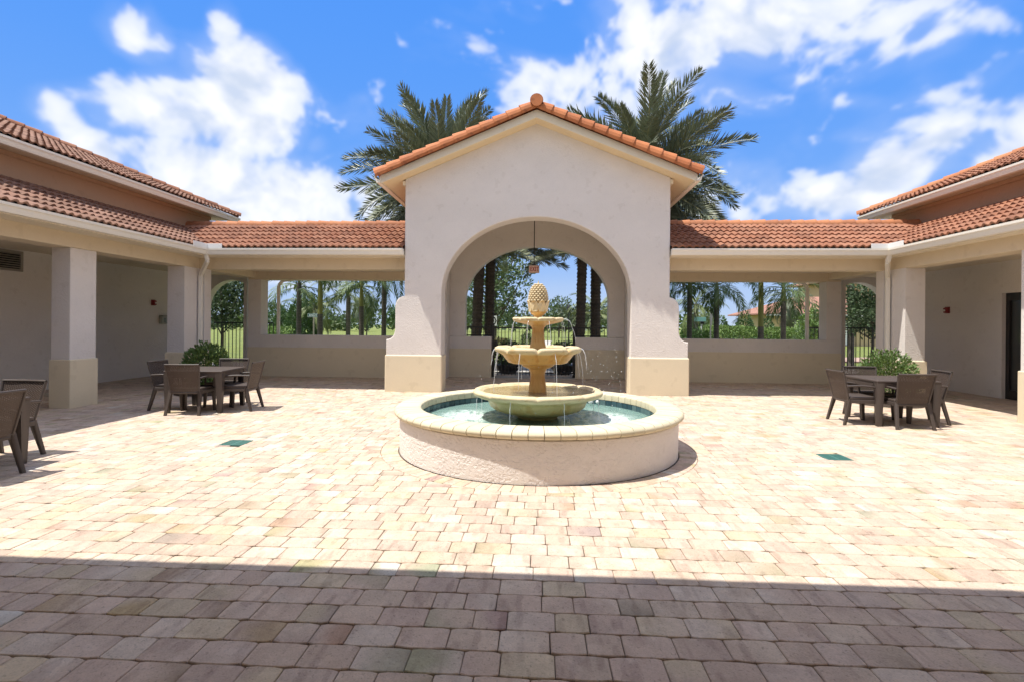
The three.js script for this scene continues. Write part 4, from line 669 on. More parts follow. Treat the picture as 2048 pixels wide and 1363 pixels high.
// ---------------------------------------------------------------- plants
function leafGeometry(list, size, R, aspect = 0.45, fold = 0.25, tint = 0.35) { // list of {p, d}: a folded lozenge leaf at p along d
  const P = [], C = [], a = new THREE.Vector3(), s = new THREE.Vector3(), u = new THREE.Vector3(), q = new THREE.Vector3();
  for (const o of list) {
    const L = size * (0.65 + R() * 0.7), w = L * aspect * 0.5; a.copy(o.d).normalize(); s.set(R() - 0.5, R() - 0.5, R() - 0.5).cross(a).normalize(); u.crossVectors(s, a);
    const b = o.p, mid = q.copy(b).addScaledVector(a, L * 0.5).addScaledVector(u, -fold * w), tip = b.clone().addScaledVector(a, L), l = b.clone().addScaledVector(a, L * 0.5).addScaledVector(s, w), r = b.clone().addScaledVector(a, L * 0.5).addScaledVector(s, -w);
    for (const v of [b, l, tip, b, tip, r]) P.push(v.x, v.y, v.z);
    const k = 1 - tint / 2 + R() * tint, h = (R() - 0.5) * 0.25; for (let i = 0; i < 6; i++) C.push(k * (1 + h), k, k * (1 - h));
  }
  const g = new THREE.BufferGeometry(); g.setAttribute('position', new THREE.Float32BufferAttribute(P, 3)); g.setAttribute('color', new THREE.Float32BufferAttribute(C, 3)); g.computeVertexNormals(); return g;
}
const rv = (R) => { let v; do { v = new THREE.Vector3(R() * 2 - 1, R() * 2 - 1, R() * 2 - 1); } while (v.lengthSq() > 1 || v.lengthSq() < 0.01); return v; };
// crown: leaf clumps scattered through an ellipsoid-like volume
function crownLeaves(R, c, rad, clumps, per, spread, size, shape) {
  const list = []; for (let i = 0; i < clumps; i++) {
    const v = rv(R); v.normalize().multiplyScalar(Math.pow(R(), 0.42)); if (shape) shape(v, R); const o = new THREE.Vector3(c[0] + v.x * rad[0], c[1] + v.y * rad[1], c[2] + v.z * rad[2]), sp = spread * (0.6 + R() * 0.8);
    for (let k = 0; k < per; k++) { const d = rv(R), p = o.clone().addScaledVector(d, sp * (0.4 + 0.6 * R())); list.push({ p, d: d.clone().add(new THREE.Vector3(v.x * 0.4, 0.25, v.z * 0.4)) }); }
  }
  return leafGeometry(list, size, R);
}
function broadTree(name, label, [x, z], h, rad, mat, seed, { clumps = 150, per = 34, size = 0.16, trunk = 0.14, base = 0.35, group, spread, cat = 'tree', y = -0.09, branches = 7 } = {}) {
  const R = RNG(seed), t = thing(name, label, cat, [x, y, z], 0, group), cy = h * (base + (1 - base) / 2), ry = h * (1 - base) / 2;
  const tg = [tube([[0, 0, 0], [0.05, cy * 0.5, 0.03], [0, cy, 0], [0.04, cy + ry * 0.4, 0]], trunk, 7, 12, 0.35)];
  for (let i = 0; i < branches; i++) { const a = R() * 6.28, y0 = lerp(h * base * 0.75, cy, R()), r = 0.7; tg.push(tube([[0, y0, 0], [Math.cos(a) * rad[0] * 0.35, y0 + ry * 0.3, Math.sin(a) * rad[2] * 0.35], [Math.cos(a) * rad[0] * r, y0 + ry * (0.4 + R() * 0.5), Math.sin(a) * rad[2] * r]], trunk * 0.42, 5, 8, 0.25)); }
  const tm = raw(t, 'trunk', boxUV(merge(tg)), M.bark);
  raw(t, 'crown', crownLeaves(R, [0, cy, 0], [rad[0], ry, rad[2]], clumps, per, spread || rad[0] * 0.22, size), mat);
  return t;
}
function shrub(name, label, [x, y, z], rad, mat, seed, { n = 2600, size = 0.06, group, square = 0, cat = 'shrub', shape = 'round', stems = true } = {}) {
  const R = RNG(seed), t = thing(name, label, cat, [x, y, z], 0, group), list = [], [rx, ry, rz] = rad;
  for (let i = 0; i < n; i++) {
    let p, d;
    if (shape === 'box') { const f = Math.floor(R() * 5); const u = R() * 2 - 1, v = R() * 2 - 1, dep = 1 - Math.pow(R(), 2) * 0.3; if (f < 2) { p = [u * rx, 2 * ry * dep, v * rz]; d = [0, 1, 0]; } else if (f < 4) { const s = f === 2 ? 1 : -1; p = [u * rx, (v + 1) * ry, s * rz * dep]; d = [0, 0, s]; } else { const s = R() < 0.5 ? 1 : -1; p = [s * rx * dep, (v + 1) * ry, u * rz]; d = [s, 0, 0]; } const w = fbm(p[0] * 1.3 + x, p[1] * 2, p[2] * 1.3 + z, 2) - 0.5; p[0] += d[0] * w * 0.25; p[1] += d[1] * w * 0.3; p[2] += d[2] * w * 0.25; }
    else if (shape === 'cone') { const hh = 1 - Math.sqrt(R()), a = R() * 6.2832, prof = Math.pow(1 - hh, 0.62) * Math.min(1, 0.75 + hh * 3), k = (1 - Math.pow(R(), 2) * 0.35) * prof * (0.9 + 0.22 * fbm(Math.cos(a) * 2 + seed, hh * 9, Math.sin(a) * 2, 2)); p = [Math.cos(a) * rx * k, hh * 2 * ry, Math.sin(a) * rz * k]; d = [Math.cos(a), 0.7, Math.sin(a)]; }
    else { const v = rv(R).normalize(), k = (1 - Math.pow(R(), 1.6) * 0.5) * (0.78 + 0.45 * fbm(v.x * 2.6 + seed, v.y * 2.6, v.z * 2.6, 3)); p = [v.x * rx * k, ry + v.y * ry * k, v.z * rz * k]; d = [v.x, v.y + 0.35, v.z]; }
    list.push({ p: new THREE.Vector3(...p), d: new THREE.Vector3(...d).add(rv(R).multiplyScalar(0.9)) });
  }
  raw(t, 'foliage', leafGeometry(list, size, R, 0.5), mat);
  if (stems) { const sg = []; for (let i = 0; i < 7; i++) { const a = i / 7 * 6.28; sg.push(tube([[0, 0, 0], [Math.cos(a) * rx * 0.3, ry * 0.9, Math.sin(a) * rz * 0.3], [Math.cos(a) * rx * 0.6, ry * 1.6, Math.sin(a) * rz * 0.6]], 0.012, 5, 6, 0.4)); } raw(t, 'stems', boxUV(merge(sg)), M.bark); }
  return t;
}
// palm frond along +x: a curved midrib with leaflets on both sides
function frondGeo(R, { L = 3, bend = 1.0, pairs = 60, leaf = 0.5, w = 0.035, vee = 0.35, droop = 0, rise = 0, stalk = 0.14, plume = 0, fwd = 0.75 }) {
  const pts = []; let x = 0, y = 0, th = rise; const N = 40; for (let i = 0; i <= N; i++) { pts.push([x, y, th]); const s = L / N; x += Math.cos(th) * s; y += Math.sin(th) * s; th -= bend / N * (0.35 + 1.3 * i / N); }
  const at = t => { const f = t * N, i = Math.min(N - 1, Math.floor(f)), k = f - i; return [lerp(pts[i][0], pts[i + 1][0], k), lerp(pts[i][1], pts[i + 1][1], k), pts[i][2]]; };
  const P = [], C = []; const tri = (...v) => { for (const q of v) P.push(...q); };
  for (let i = 0; i < N; i += 2) { const a = pts[i], b = pts[i + 2], ra = lerp(0.03, 0.004, i / N), rb = lerp(0.03, 0.004, (i + 2) / N); const q = [[0, 1], [0.9, -0.5], [-0.9, -0.5]]; for (let k = 0; k < 3; k++) { const [z0, y0] = q[k], [z1, y1] = q[(k + 1) % 3]; const A = [a[0], a[1] + y0 * ra, z0 * ra], B = [b[0], b[1] + y0 * rb, z0 * rb], Cc = [b[0], b[1] + y1 * rb, z1 * rb], D = [a[0], a[1] + y1 * ra, z1 * ra]; tri(A, B, Cc, A, Cc, D); for (let c = 0; c < 6; c++) C.push(1.7, 1.45, 1.1); } }
  for (let i = 0; i < pairs; i++) for (const s of [-1, 1]) {
    const t = stalk + (1 - stalk) * (i + R() * 0.7) / pairs, [px, py, a] = at(Math.min(t, 0.999)); const q = (t - stalk) / (1 - stalk), len = leaf * (0.35 + 0.65 * Math.sin(Math.PI * Math.min(1, 0.12 + q * 0.86))) * (0.85 + R() * 0.3), ff = lerp(fwd * 0.75, fwd * 1.5, q) + (R() - 0.5) * 0.2;
    let ve = vee + (R() - 0.5) * (0.3 + plume * 2.2);
    const d = new THREE.Vector3(Math.cos(a) * ff - Math.sin(a) * ve, Math.sin(a) * ff + Math.cos(a) * ve, s).normalize(), m = new THREE.Vector3(px, py, 0).addScaledVector(d, len * 0.5), tip = new THREE.Vector3(px, py, 0).addScaledVector(d, len); m.y -= droop * len * 0.16; tip.y -= droop * len * 0.6; tip.x -= droop * len * 0.05; tip.z *= 1 - droop * 0.25;
    const side = new THREE.Vector3(Math.cos(a), Math.sin(a), 0).cross(d).cross(d).normalize().multiplyScalar(w * 0.5 * (0.8 + R() * 0.4)); const B = [px, py, 0], l = m.clone().add(side), r = m.clone().sub(side);
    tri(B, l.toArray(), r.toArray(), l.toArray(), tip.toArray(), r.toArray()); const k = 0.78 + R() * 0.44, h = (R() - 0.5) * 0.16; for (let c = 0; c < 6; c++) C.push(k * (1 + h), k, k * (1 - h));
  }
  const g = new THREE.BufferGeometry(); g.setAttribute('position', new THREE.Float32BufferAttribute(P, 3)); g.setAttribute('color', new THREE.Float32BufferAttribute(C, 3)); g.computeVertexNormals(); return g;
}
const FR = RNG(404);
const dateFronds = [0, 1, 2, 3].map(i => frondGeo(FR, { L: 3.1 + i * 0.15, bend: 0.35 + i * 0.26, pairs: 150, leaf: 0.6, w: 0.04, vee: 0.32, stalk: 0.05, plume: 0.75, fwd: 1.2 }));
const royalFronds = [0, 1, 2].map(i => frondGeo(FR, { L: 1.9 + i * 0.2, bend: 1.5 + i * 0.4, pairs: 44, leaf: 0.5, w: 0.04, vee: 0.1, droop: 0.7, stalk: 0.1, plume: 0.25 }));
const cocoFronds = [0, 1, 2].map(i => frondGeo(FR, { L: 2.9 + i * 0.25, bend: 1.2 + i * 0.45, pairs: 46, leaf: 0.7, w: 0.05, vee: 0.0, droop: 0.9, stalk: 0.14 }));
function addFronds(t, fronds, mat, n, top, e0, e1, seed, scale = 1) {
  const R = RNG(seed); for (let i = 0; i < n; i++) { const q = i / (n - 1), e = lerp(e0, e1, Math.pow(q, 0.85)) + (R() - 0.5) * 0.18, az = i * 2.39996 + R() * 0.5; const m = raw(t, 'frond', fronds[Math.floor(R() * fronds.length)], mat); m.position.set(top[0], top[1] - q * 0.25, top[2]); m.rotation.set((R() - 0.5) * 0.6, az, e, 'YZX'); m.scale.setScalar(scale * (0.86 + R() * 0.28)); }
}
function dateTrunk(h, r) {                                           // boots of old leaf bases set in spirals
  const n = 26, m = Math.round(h / 0.03), P = [], idx = []; for (let j = 0; j <= m; j++) for (let i = 0; i <= n; i++) { const a = i / n * 2 * Math.PI, y = j / m * h, row = y / 0.13, f = row - Math.floor(row), ph = Math.floor(row) % 2; const cell = Math.abs(Math.sin(a * 5 + ph * Math.PI / 2)), bump = (1 - f) * 0.24 * (0.35 + 0.65 * cell) + 0.10 * (noise3(Math.cos(a) * 4, y * 9, Math.sin(a) * 4) - 0.5), rr = r * (1 + bump) * (1 + 0.12 * Math.exp(-y * 3)); P.push(Math.cos(a) * rr, y, Math.sin(a) * rr); }
  for (let j = 0; j < m; j++) for (let i = 0; i < n; i++) { const a = j * (n + 1) + i, b = a + 1, c = a + n + 1, d = c + 1; idx.push(a, c, b, b, c, d); }
  const g = new THREE.BufferGeometry(); g.setAttribute('position', new THREE.Float32BufferAttribute(P, 3)); g.setIndex(idx); g.computeVertexNormals(); return g;
}
function datePalm(label, x, z, h, r, seed, { n = 46, scale = 1, lean = 0, stalks = false, e1 = -0.75, group } = {}) {
  const t = thing('date_palm', label, 'palm tree', [x, -0.09, z], 0, group); t.rotation.z = lean;
  raw(t, 'trunk', boxUV(dateTrunk(h, r)), M.palmTrunk); addFronds(t, dateFronds, M.dateLeaf, n, [0, h + 0.1, 0], 1.45, e1, seed, scale);
  if (stalks) { const R = RNG(seed + 1), g = []; for (let i = 0; i < 46; i++) { const a = 1.2 + R() * 1.1, l = 0.5 + R() * 0.5; g.push(tube([[0, h + 0.25, 0], [Math.cos(a) * 0.3, h + 0.6 + R() * 0.2, Math.sin(a) * 0.45], [Math.cos(a) * l - 0.1, h + 0.45 + R() * 0.5, Math.sin(a) * l]], 0.009, 4, 6)); } raw(t, 'flower_stalks', boxUV(merge(g)), M.orangeStalk); }
  return t;
}
datePalm('tall date palm rising behind the tile roof, fronds clear of the arch wing', -3.72, -19.6, 6.7, 0.2, 1, { n: 104, scale: 1.06, e1: -0.95 }).userData.label = 'tall date palm above the rake on the louvre vent side of the gatehouse';
datePalm('tall date palm with yellow stalks above the rake of the gatehouse', 3.78, -19.6, 6.85, 0.2, 2, { n: 108, scale: 1.08, stalks: true, e1: -0.95 });
datePalm('date palm trunk seen in the arch, thicker one left of the chevron sign', -2.30, -18.5, 4.5, 0.165, 3, { n: 26, scale: 0.72, lean: -0.035, e1: 0.1 }).userData.label = 'date palm with stubbly trunk in the arch, farther one from the chevron sign';
datePalm('date palm with stubbly trunk in the arch, touching the chevron sign', -1.86, -18.9, 4.2, 0.155, 4, { n: 28, scale: 0.8, lean: -0.01, e1: -0.05 });
datePalm('date palm with dark leaning trunk in the arch beside the gate post', 1.36, -18.4, 4.25, 0.15, 5, { n: 26, scale: 0.78, lean: -0.02, e1: -0.1 });
datePalm('date palm with ringed trunk in the arch, near the pale coconut palm', 1.95, -18.8, 4.3, 0.16, 6, { n: 24, scale: 0.72, lean: 0.0, e1: 0.1 });
function royalPalm(label, x, z, h, r, seed, { group, n = 12, green = 0.28, fr = royalFronds, mat = M.palmLeaf, trunk = M.palmTrunkGrey, e1 = -0.15, scale = 0.9, name = 'royal_palm' } = {}) {
  const t = thing(name, label, 'palm tree', [x, -0.09, z], 0, group);
  raw(t, 'trunk', boxUV(lathe([[r * 1.2, 0], [r * 1.02, 0.4], [r, h * (1 - green)], [r * 0.9, h * (1 - green) + 0.02]], 16)), trunk);
  if (green > 0) raw(t, 'crownshaft', boxUV(lathe([[r * 0.92, h * (1 - green)], [r * 0.95, h * (1 - green * 0.7)], [r * 0.6, h], [0.01, h + 0.1]], 16)), M.crownshaft);
  addFronds(t, fr, mat, n, [0, h, 0], 1.25, e1, seed, scale); return t;
}
royalPalm('palm with dark trunk beside the clipped cones beyond the arcade', -10.35, -22, 3.3, 0.10, 21, { green: 0 });
royalPalm('palm with yellow-green shaft beside the street name sign', -9.42, -22, 4.7, 0.11, 22, { green: 0.58 });
royalPalm('palm with green banded shaft standing on the open lawn', -6.98 - 0.65, -22, 3.3, 0.095, 23, { green: 0.3 });
royalPalm('palm with plain dark trunk next to the stucco scroll bracket', -6.65, -22, 4.2, 0.10, 24, { green: 0.12 });
royalPalm('palm with dark trunk on the far side of the round clipped shrub', 6.13, -22, 3.5, 0.10, 25, { green: 0.1, n: 15, e1: -0.35 });
royalPalm('palm rising from the bright hedge, close to the stop sign', 7.22, -22, 3.35, 0.10, 26, { green: 0.15, n: 15, e1: -0.35 });
royalPalm('palm with yellow-green upper shaft over the bright hedge', 9.0, -22, 4.2, 0.115, 27, { green: 0.62 });
royalPalm('palm at the end of the bright hedge in front of the beige house', 9.9, -22, 3.3, 0.10, 28, { green: 0.2 });
royalPalm('coconut palm with long arching fronds over the open lawn', -11.6, -30, 3.6, 0.13, 31, { fr: cocoFronds, mat: M.cocoLeaf, green: 0, n: 14, name: 'coconut_palm', scale: 0.72, e1: -0.35 }).position.set(-11.55, -0.09, -31);
royalPalm('golden coconut palm behind the street name sign', -13.6, -31, 2.7, 0.13, 32, { fr: cocoFronds, mat: M.cocoLeaf, green: 0, n: 13, name: 'coconut_palm', scale: 0.6, e1: -0.4 });
royalPalm('small coconut palm behind the ringed trunk in the arch', 3.7, -34, 2.5, 0.12, 33, { fr: cocoFronds, mat: M.cocoLeaf, green: 0, n: 14, name: 'coconut_palm', scale: 0.7 });
royalPalm('coconut palm with yellow fronds behind the stop sign', 9.0, -31, 2.9, 0.12, 34, { fr: cocoFronds, mat: M.cocoLeaf, green: 0, n: 14, name: 'coconut_palm', scale: 0.6, e1: -0.4 });
royalPalm('fan-like cabbage palm in front of the beige house', 15.2, -33, 3.2, 0.14, 35, { fr: cocoFronds, mat: M.leafGrey, green: 0, n: 30, name: 'cabbage_palm', scale: 0.55, e1: -0.9 });
royalPalm('shaggy grey palm at the edge of the far trees', -14.5, -42, 3.1, 0.16, 36, { fr: cocoFronds, mat: M.leafGrey, green: 0, n: 26, name: 'cabbage_palm', scale: 0.5, e1: -0.9 });
royalPalm('palm whose tips show over the arcade ridge beside the wing roof', 12.0, -21, 4.6, 0.12, 37, { green: 0.3, scale: 0.9 });
royalPalm('palm whose tips show over the hip of the orange roofed wing', 14.6, -14.0, 6.0, 0.12, 38, { green: 0.3, scale: 0.8 });
// shrubs and trees
shrub('shrub', 'dense green shrub in the arcade shade by the corner column', [-7.12, 0, -10.85], [0.47, 0.51, 0.42], M.shrubLeaf, 41, { n: 4200, size: 0.07 });
shrub('shrub', 'dense green shrub standing in the sun by the corner column', [6.93, 0, -10.85], [0.54, 0.52, 0.40], M.shrubLeaf, 42, { n: 4600, size: 0.06 });
for (const [x, l] of [[-7.12, 'patch of dark mulch under the shaded shrub'], [6.93, 'patch of dark mulch under the sunlit shrub']]) tag(part(scene, 'mulch_bed', lathe([[0.62, 0.0], [0.55, 0.03], [0.3, 0.05], [0, 0.055]], 24).translate(x, 0.001, -10.9), M.soil), l, 'mulch bed');
broadTree('oak_tree', 'open-crowned green tree on the lawn behind the gate', [-2.95, -33], 7.2, [2.6, 0, 2.4], M.leafTree, 51, { clumps: 150, per: 30, size: 0.24, trunk: 0.2, base: 0.2, spread: 0.5, branches: 12 });
broadTree('garden_tree', 'dark leafy tree behind the walkway arch on the vent side', [-12.2, -19.5], 3.9, [1.45, 0, 1.4], M.leafDark, 52, { clumps: 170, per: 36, size: 0.15, trunk: 0.07, base: 0.38, spread: 0.34 });
broadTree('garden_tree', 'dark leafy tree behind the walkway arch on the glass door side', [11.9, -19.6], 3.3, [1.1, 0, 1.1], M.leafDark, 53, { clumps: 160, per: 36, size: 0.13, trunk: 0.07, base: 0.4, spread: 0.28 });
[[-17.6, -34, 1.5, 1.55, 61, 'tall clipped cone shrub farthest from the street name sign'], [-16.3, -33, 1.45, 1.35, 62, 'tall clipped cone shrub between two other clipped cones'], [-14.3, -30.5, 1.5, 1.25, 63, 'tall clipped cone shrub beside the street name sign']].forEach(([x, z, ry, rx, s, l]) => shrub('clipped_cone_shrub', l, [x, -0.09, z], [rx, ry, rx], M.leafMid, s, { shape: 'cone', n: 6500, size: 0.14 }));
shrub('low_hedge', 'low bright clipped hedge at the foot of the clipped cones', [-12.6, -0.09, -24], [0.85, 0.68, 0.5], M.leafBright, 66, { shape: 'box', n: 2600, size: 0.09, stems: false, cat: 'hedge' });
shrub('long_hedge', 'long bright clipped hedge behind the palms', [9.75, -0.09, -25.2], [2.2, 0.76, 0.45], M.leafBright, 67, { shape: 'box', n: 10000, size: 0.09, stems: false, cat: 'hedge' });
shrub('clipped_round_shrub', 'round clipped shrub behind the street sign post', [7.4, -0.09, -25], [0.62, 0.72, 0.6], M.leafMid, 68, { n: 3400, size: 0.1 });
[[13.4, -40, 1.25, 71], [15.4, -40.5, 1.4, 72], [17.2, -41, 1.15, 73], [11.4, -40, 1.5, 74], [20.4, -41, 1.1, 75]].forEach(([x, z, h, s]) => shrub('cone_shrub', 'dark cone-shaped shrub in the row behind the bright hedge', [x, -0.09, z], [1.0, h, 1.0], M.leafMid, s, { shape: 'cone', n: 3000, size: 0.16, group: 'cone shrubs behind the bright hedge' }));
broadTree('young_tree', 'small yellow-green tree in front of the beige house', [13.2, -26], 2.6, [0.85, 0, 0.8], M.leafBright, 76, { clumps: 90, per: 26, size: 0.13, trunk: 0.03, base: 0.15, spread: 0.22 });
// planters outside the gate
[[-1.02, 'dark round planter bowl outside the gate on the chevron sign side'], [0.72, 'dark round planter bowl outside the gate on the lamp post side']].forEach(([x, l], i) => {
  const t = thing('planter_bowl', l, 'planter', [x, -0.02, -16.6]); raw(t, 'bowl', boxUV(lathe([[0.01, 0], [0.22, 0], [0.25, 0.04], [0.36, 0.14], [0.43, 0.24], [0.44, 0.3], [0.40, 0.3], [0.36, 0.26], [0, 0.26]], 32)), M.darkBronze); raw(t, 'soil', boxUV(lathe([[0.37, 0.265], [0, 0.285]], 20)), M.soil);
  shrub('planter_shrub', i ? 'dark leafy shrub in the planter on the lamp post side' : 'dark leafy shrub in the planter on the chevron sign side', [x, 0.26, -16.6], [0.42, 0.36, 0.4], M.leafDark, 80 + i, { n: 1800, size: 0.08 });
});
shrub('flower_bed_shrub', 'low shrubbery with ochre leaves on the lawn behind the gate', [-2.6, -0.09, -29], [1.5, 0.42, 0.8], leafMat(0.16, 0.15, 0.05), 84, { n: 3000, size: 0.12 });
shrub('dark_upright_shrub', 'narrow dark upright shrub on the lawn behind the gate', [-0.75, -0.09, -29], [0.33, 0.6, 0.3], M.leafDark, 85, { n: 1500, size: 0.08 });
// trees across the lawn
const rowR = RNG(900);
[[-23, -50, 4.2], [-19.5, -58, 4.6], [-15.2, -55, 3.4], [-12.2, -52, 4.4], [-10.4, -48, 3.3], [-8.6, -60, 4.8], [-16.8, -66, 5.2]].forEach(([x, z, h], i) => broadTree('lawn_tree', 'young round-crowned tree standing out on the open lawn', [x, z], h, [1.4 + rowR() * 0.5, 0, 1.3], i % 2 ? M.leafTree : M.leafMid, 100 + i, { clumps: 60, per: 24, size: 0.3, trunk: 0.08, base: 0.32, spread: 0.5, group: 'young trees on the lawn', branches: 4 }));
[[-5.5, -62, 4.2], [-0.5, -70, 3.8], [2.4, -68, 5.2], [6.2, -64, 4.2], [9.5, -72, 4.6], [3.6, -52, 3.6]].forEach(([x, z, h], i) => broadTree('far_tree', 'small tree on the horizon beyond the gate', [x, z], h, [1.6 + rowR() * 0.6, 0, 1.4], i % 2 ? M.leafGrey : M.leafTree, 120 + i, { clumps: 55, per: 24, size: 0.34, trunk: 0.1, base: 0.3, spread: 0.55, group: 'trees on the horizon beyond the gate', branches: 4 }));
{ // the far wood that closes the lawn, one mass
  const R = RNG(700), list = []; for (let k = 0; k < 170; k++) { const x = -130 + k * 1.55 + R() * 2, z = -105 - R() * 25, h = 2.6 + R() * 2.6 + (R() < 0.12 ? 2 : 0); for (let i = 0; i < 120; i++) { const v = rv(R); list.push({ p: new THREE.Vector3(x + v.x * 2.2, h * 0.5 + v.y * h * 0.52, z + v.z * 2), d: rv(R).add(new THREE.Vector3(0, 0.5, 0.4)) }); } }
  const m = raw(scene, 'far_wood', leafGeometry(list, 0.85, R, 0.7), M.leafTree); m.position.y = -0.09; tag(m, 'distant belt of trees closing the view over the lawn', 'woodland', null, 'stuff');
}
// ---------------------------------------------------------------- beyond the courtyard: paths, road, house, signs
{
  const sheet = (name, pts, y, mat, label, cat) => { const s = new THREE.Shape(pts.map(p => new THREE.Vector2(p[0], -p[1]))); tag(part(scene, name, new THREE.ShapeGeometry(s, 12).rotateX(-Math.PI / 2).translate(0, y, 0), mat), label, cat, null, 'structure'); };
  sheet('entry_path', [[-2.2, -15.5], [1.8, -15.5], [1.8, -20.5], [-2.2, -20.5]], -0.012, M.concrete, 'pale paving just outside the gate', 'path');
  const c = new THREE.CatmullRomCurve3([[0.6, 0, -20], [2.6, 0, -24], [2.9, 0, -30], [1.6, 0, -36], [0.2, 0, -44], [0.5, 0, -55]].map(p => new THREE.Vector3(...p))), L = [], Rr = []; for (let i = 0; i <= 30; i++) { const p = c.getPoint(i / 30), t = c.getTangent(i / 30), n = [-t.z, t.x]; L.push([p.x + n[0] * 0.75, p.z + n[1] * 0.75]); Rr.push([p.x - n[0] * 0.75, p.z - n[1] * 0.75]); }
  sheet('garden_path', [...L, ...Rr.reverse()], -0.07, M.concrete, 'white concrete path curving away over the lawn', 'path');
  sheet('side_walk', [[-16, -18.5], [-7.2, -18.5], [-7.2, -20.2], [-16, -20.2]], -0.06, M.concrete, 'concrete walk outside the walkway arch on the vent side', 'path');
  sheet('side_drive', [[8.0, -16.6], [40, -16.6], [40, -24], [8.0, -21]], -0.05, M.concrete, 'pale concrete apron outside the walkway arch on the door side', 'driveway');
  // brick drive with courses
  const R = RNG(55), t = new THREE.Group(); t.name = 'brick_drive'; scene.add(t); tag(t, 'brick driveway with pale courses in front of the beige house', 'driveway', null, 'structure');
  const bm = [lin(0.36, 0.24, 0.19), lin(0.42, 0.29, 0.23), lin(0.33, 0.22, 0.18)].map(c => std(c)); const g = boxUV(bx(-0.6, 0.6, -0.06, -0.02, -0.28, 0.28, 0.02));
  for (let r = 0; r < 6; r++) for (let i = 0; i < 10; i++) { const m = raw(t, 'paving_block', g, bm[Math.floor(R() * 3)]); m.position.set(13 + i * 1.23 + (r % 2) * 0.6, 0, -25.2 - r * 0.6); }
}
{ // beige house
  const x = 36, z = -58, t = thing('house', 'beige two storey house with pink tile roofs behind the palms', 'house', [x, 0, z]);
  const hip = (x0, x1, z0, z1, y, h) => { const d = Math.min(x1 - x0, z1 - z0) / 2, xm0 = x0 + d, xm1 = Math.max(x1 - d, xm0 + 0.01), zm = (z0 + z1) / 2; const A = [x0, y, z1], B = [x1, y, z1], C = [x1, y, z0], D = [x0, y, z0], E = [xm0, y + h, zm], G = [xm1, y + h, zm]; return merge([slab([A, B, G, E], 0.12), slab([B, C, G], 0.12), slab([C, D, E, G], 0.12), slab([D, A, E], 0.12)]); };
  part(t, 'wall', [bx(x - 6.0, x + 9, -0.1, 6.2, z - 5, z + 5, 0.02)], M.houseWall);
  part(t, 'string_course', bx(x - 6.05, x + 9.05, 4.4, 4.55, z - 5.05, z + 5.06, 0.01), M.trim);
  part(t, 'roof', hip(x - 6.9, x + 9.9, z - 5.9, z + 5.9, 6.3, 2.0), M.houseRoof);
  part(t, 'eave_board', bx(x - 6.9, x + 9.9, 6.02, 6.2, z + 5.82, z + 5.9, 0.01), M.white);
  part(t, 'garage_wall', bx(x - 15.4, x - 4.0, -0.1, 2.62, z + 2, z + 10, 0.02), M.houseWall);
  part(t, 'garage_roof', hip(x - 16.2, x - 3.2, z + 1.2, z + 10.8, 2.75, 1.7), M.houseRoof);
  part(t, 'garage_eave', bx(x - 16.2, x - 3.2, 2.5, 2.66, z + 10.72, z + 10.8, 0.01), M.white);
  const d = part(t, 'garage_door', bx(x - 13.6, x - 8.6, 0, 2.2, z + 10.0, z + 10.06, 0.01), M.white);
  for (const wx of [3.4, 6.4]) { const w = part(t, 'window', bx(x + wx - 0.7, x + wx + 0.7, 1.0, 2.3, z + 5.02, z + 5.06, 0.01), M.white); part(w, 'pane', bx(x + wx - 0.6, x + wx + 0.6, 1.1, 2.2, z + 5.06, z + 5.07, 0), std(lin(0.03, 0.035, 0.04), { roughness: 0.1 })); }
}
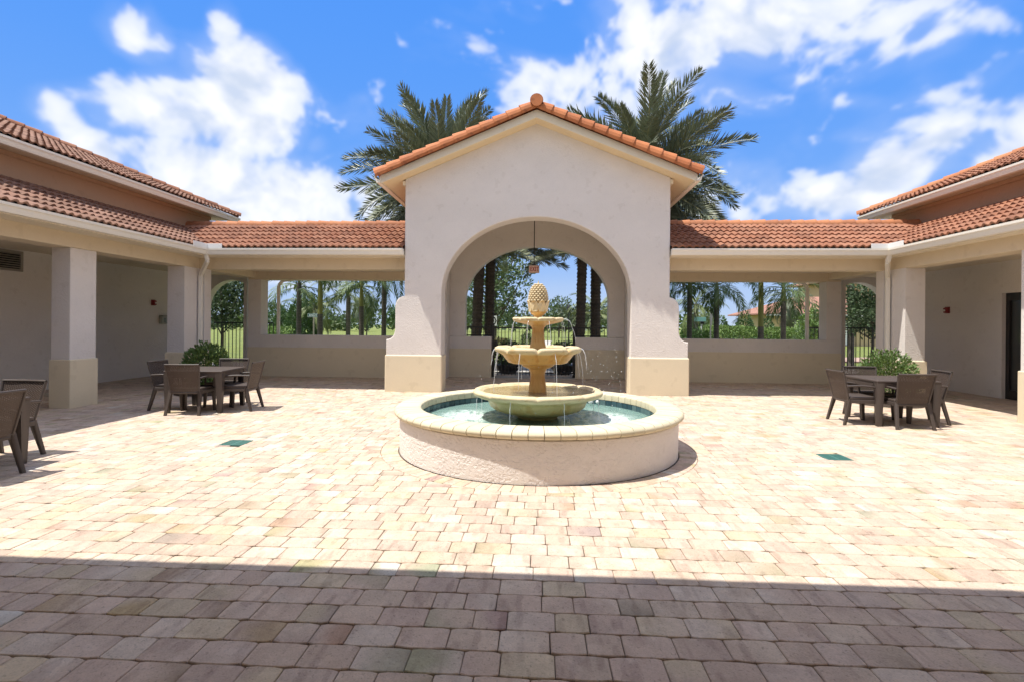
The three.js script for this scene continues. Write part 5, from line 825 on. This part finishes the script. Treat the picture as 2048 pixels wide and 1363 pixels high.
{ // street furniture beyond
  const sx = -11.02, sz = -25; const t = thing('street_name_sign', 'dark teal street name sign on a grey post by the palm', 'sign', [sx, -0.09, sz]);
  part(t, 'post', bx(sx - 0.03, sx + 0.03, -0.09, 1.8, sz - 0.03, sz + 0.03, 0.006), M.woodPost);
  part(t, 'blade', bx(sx - 0.3, sx + 0.24, 1.80, 1.98, sz - 0.012, sz + 0.012, 0.004), M.teal);
  part(t, 'border', [bx(sx - 0.3, sx + 0.24, 1.968, 1.98, sz + 0.012, sz + 0.014, 0), bx(sx - 0.3, sx + 0.24, 1.80, 1.812, sz + 0.012, sz + 0.014, 0), bx(sx - 0.3, sx - 0.288, 1.812, 1.968, sz + 0.012, sz + 0.014, 0), bx(sx + 0.228, sx + 0.24, 1.812, 1.968, sz + 0.012, sz + 0.014, 0)], M.white);
  part(t, 'lettering', textGeo('KINLEY', 0.085, 0.003).translate(sx - 0.03, 1.89, sz + 0.012), M.white);
  const ax = 7.75, az = -25.0, s = thing('stop_sign', 'grey back of a stop sign seen edge-on beside a pale street sign', 'sign', [ax, -0.09, az + 0.6]);
  part(s, 'post', bx(ax - 0.025, ax + 0.025, -0.09, 2.3, az + 0.58, az + 0.62, 0.004), M.greyMetal);
  const oct = new THREE.CylinderGeometry(0.4, 0.4, 0.012, 8).rotateX(Math.PI / 2).rotateZ(Math.PI / 8).rotateY(1.33).translate(ax + 0.03, 1.92, az + 0.66); part(s, 'plate', oct, M.greyMetal);
  const b = thing('street_name_sign', 'pale teal street name sign on a white post by the stop sign', 'sign', [ax - 0.2, -0.09, az]); part(b, 'post', bx(ax - 0.25, ax - 0.17, -0.09, 1.72, az - 0.04, az + 0.04, 0.01), M.white); part(b, 'cap', bx(ax - 0.29, ax - 0.13, 1.62, 1.74, az - 0.08, az + 0.08, 0.02), M.black); part(b, 'blade', bx(ax - 0.55, ax - 0.02, 1.74, 1.94, az - 0.012, az + 0.012, 0.004), M.paleTeal);
  const cx = -2.55, cz = -28, c = thing('chevron_sign', 'white sign with black chevrons beside the palm trunk', 'sign', [cx, -0.09, cz]);
  part(c, 'post', bx(cx - 0.02, cx + 0.02, -0.09, 1.4, cz - 0.02, cz + 0.02, 0.004), M.greyMetal); part(c, 'plate', bx(cx - 0.28, cx + 0.22, 1.45, 1.98, cz, cz + 0.01, 0.003), M.white);
  const ch = new THREE.Shape(); ch.moveTo(0, 0.2); ch.lineTo(0.07, 0.2); ch.lineTo(0.16, 0); ch.lineTo(0.07, -0.2); ch.lineTo(0, -0.2); ch.lineTo(0.09, 0); ch.closePath(); for (const dx of [-0.22, -0.08, 0.05]) part(c, 'chevron', extr(ch, 0, 0.003).translate(cx + dx, 1.715, cz + 0.011), M.black);
  const lx = 2.25, lz = -42, l = thing('lamp_post', 'slender black lamp post on the lawn beyond the gate', 'lamp post', [lx, -0.09, lz]); raw(l, 'pole', boxUV(lathe([[0.12, 0], [0.1, 0.4], [0.05, 0.5], [0.04, 2.6], [0.06, 2.65]], 12)), M.black); raw(l, 'lantern', boxUV(lathe([[0.06, 2.65], [0.15, 2.72], [0.17, 3.0], [0.08, 3.15], [0.02, 3.3]], 8)), M.black);
}
renderer.render(scene, camera);
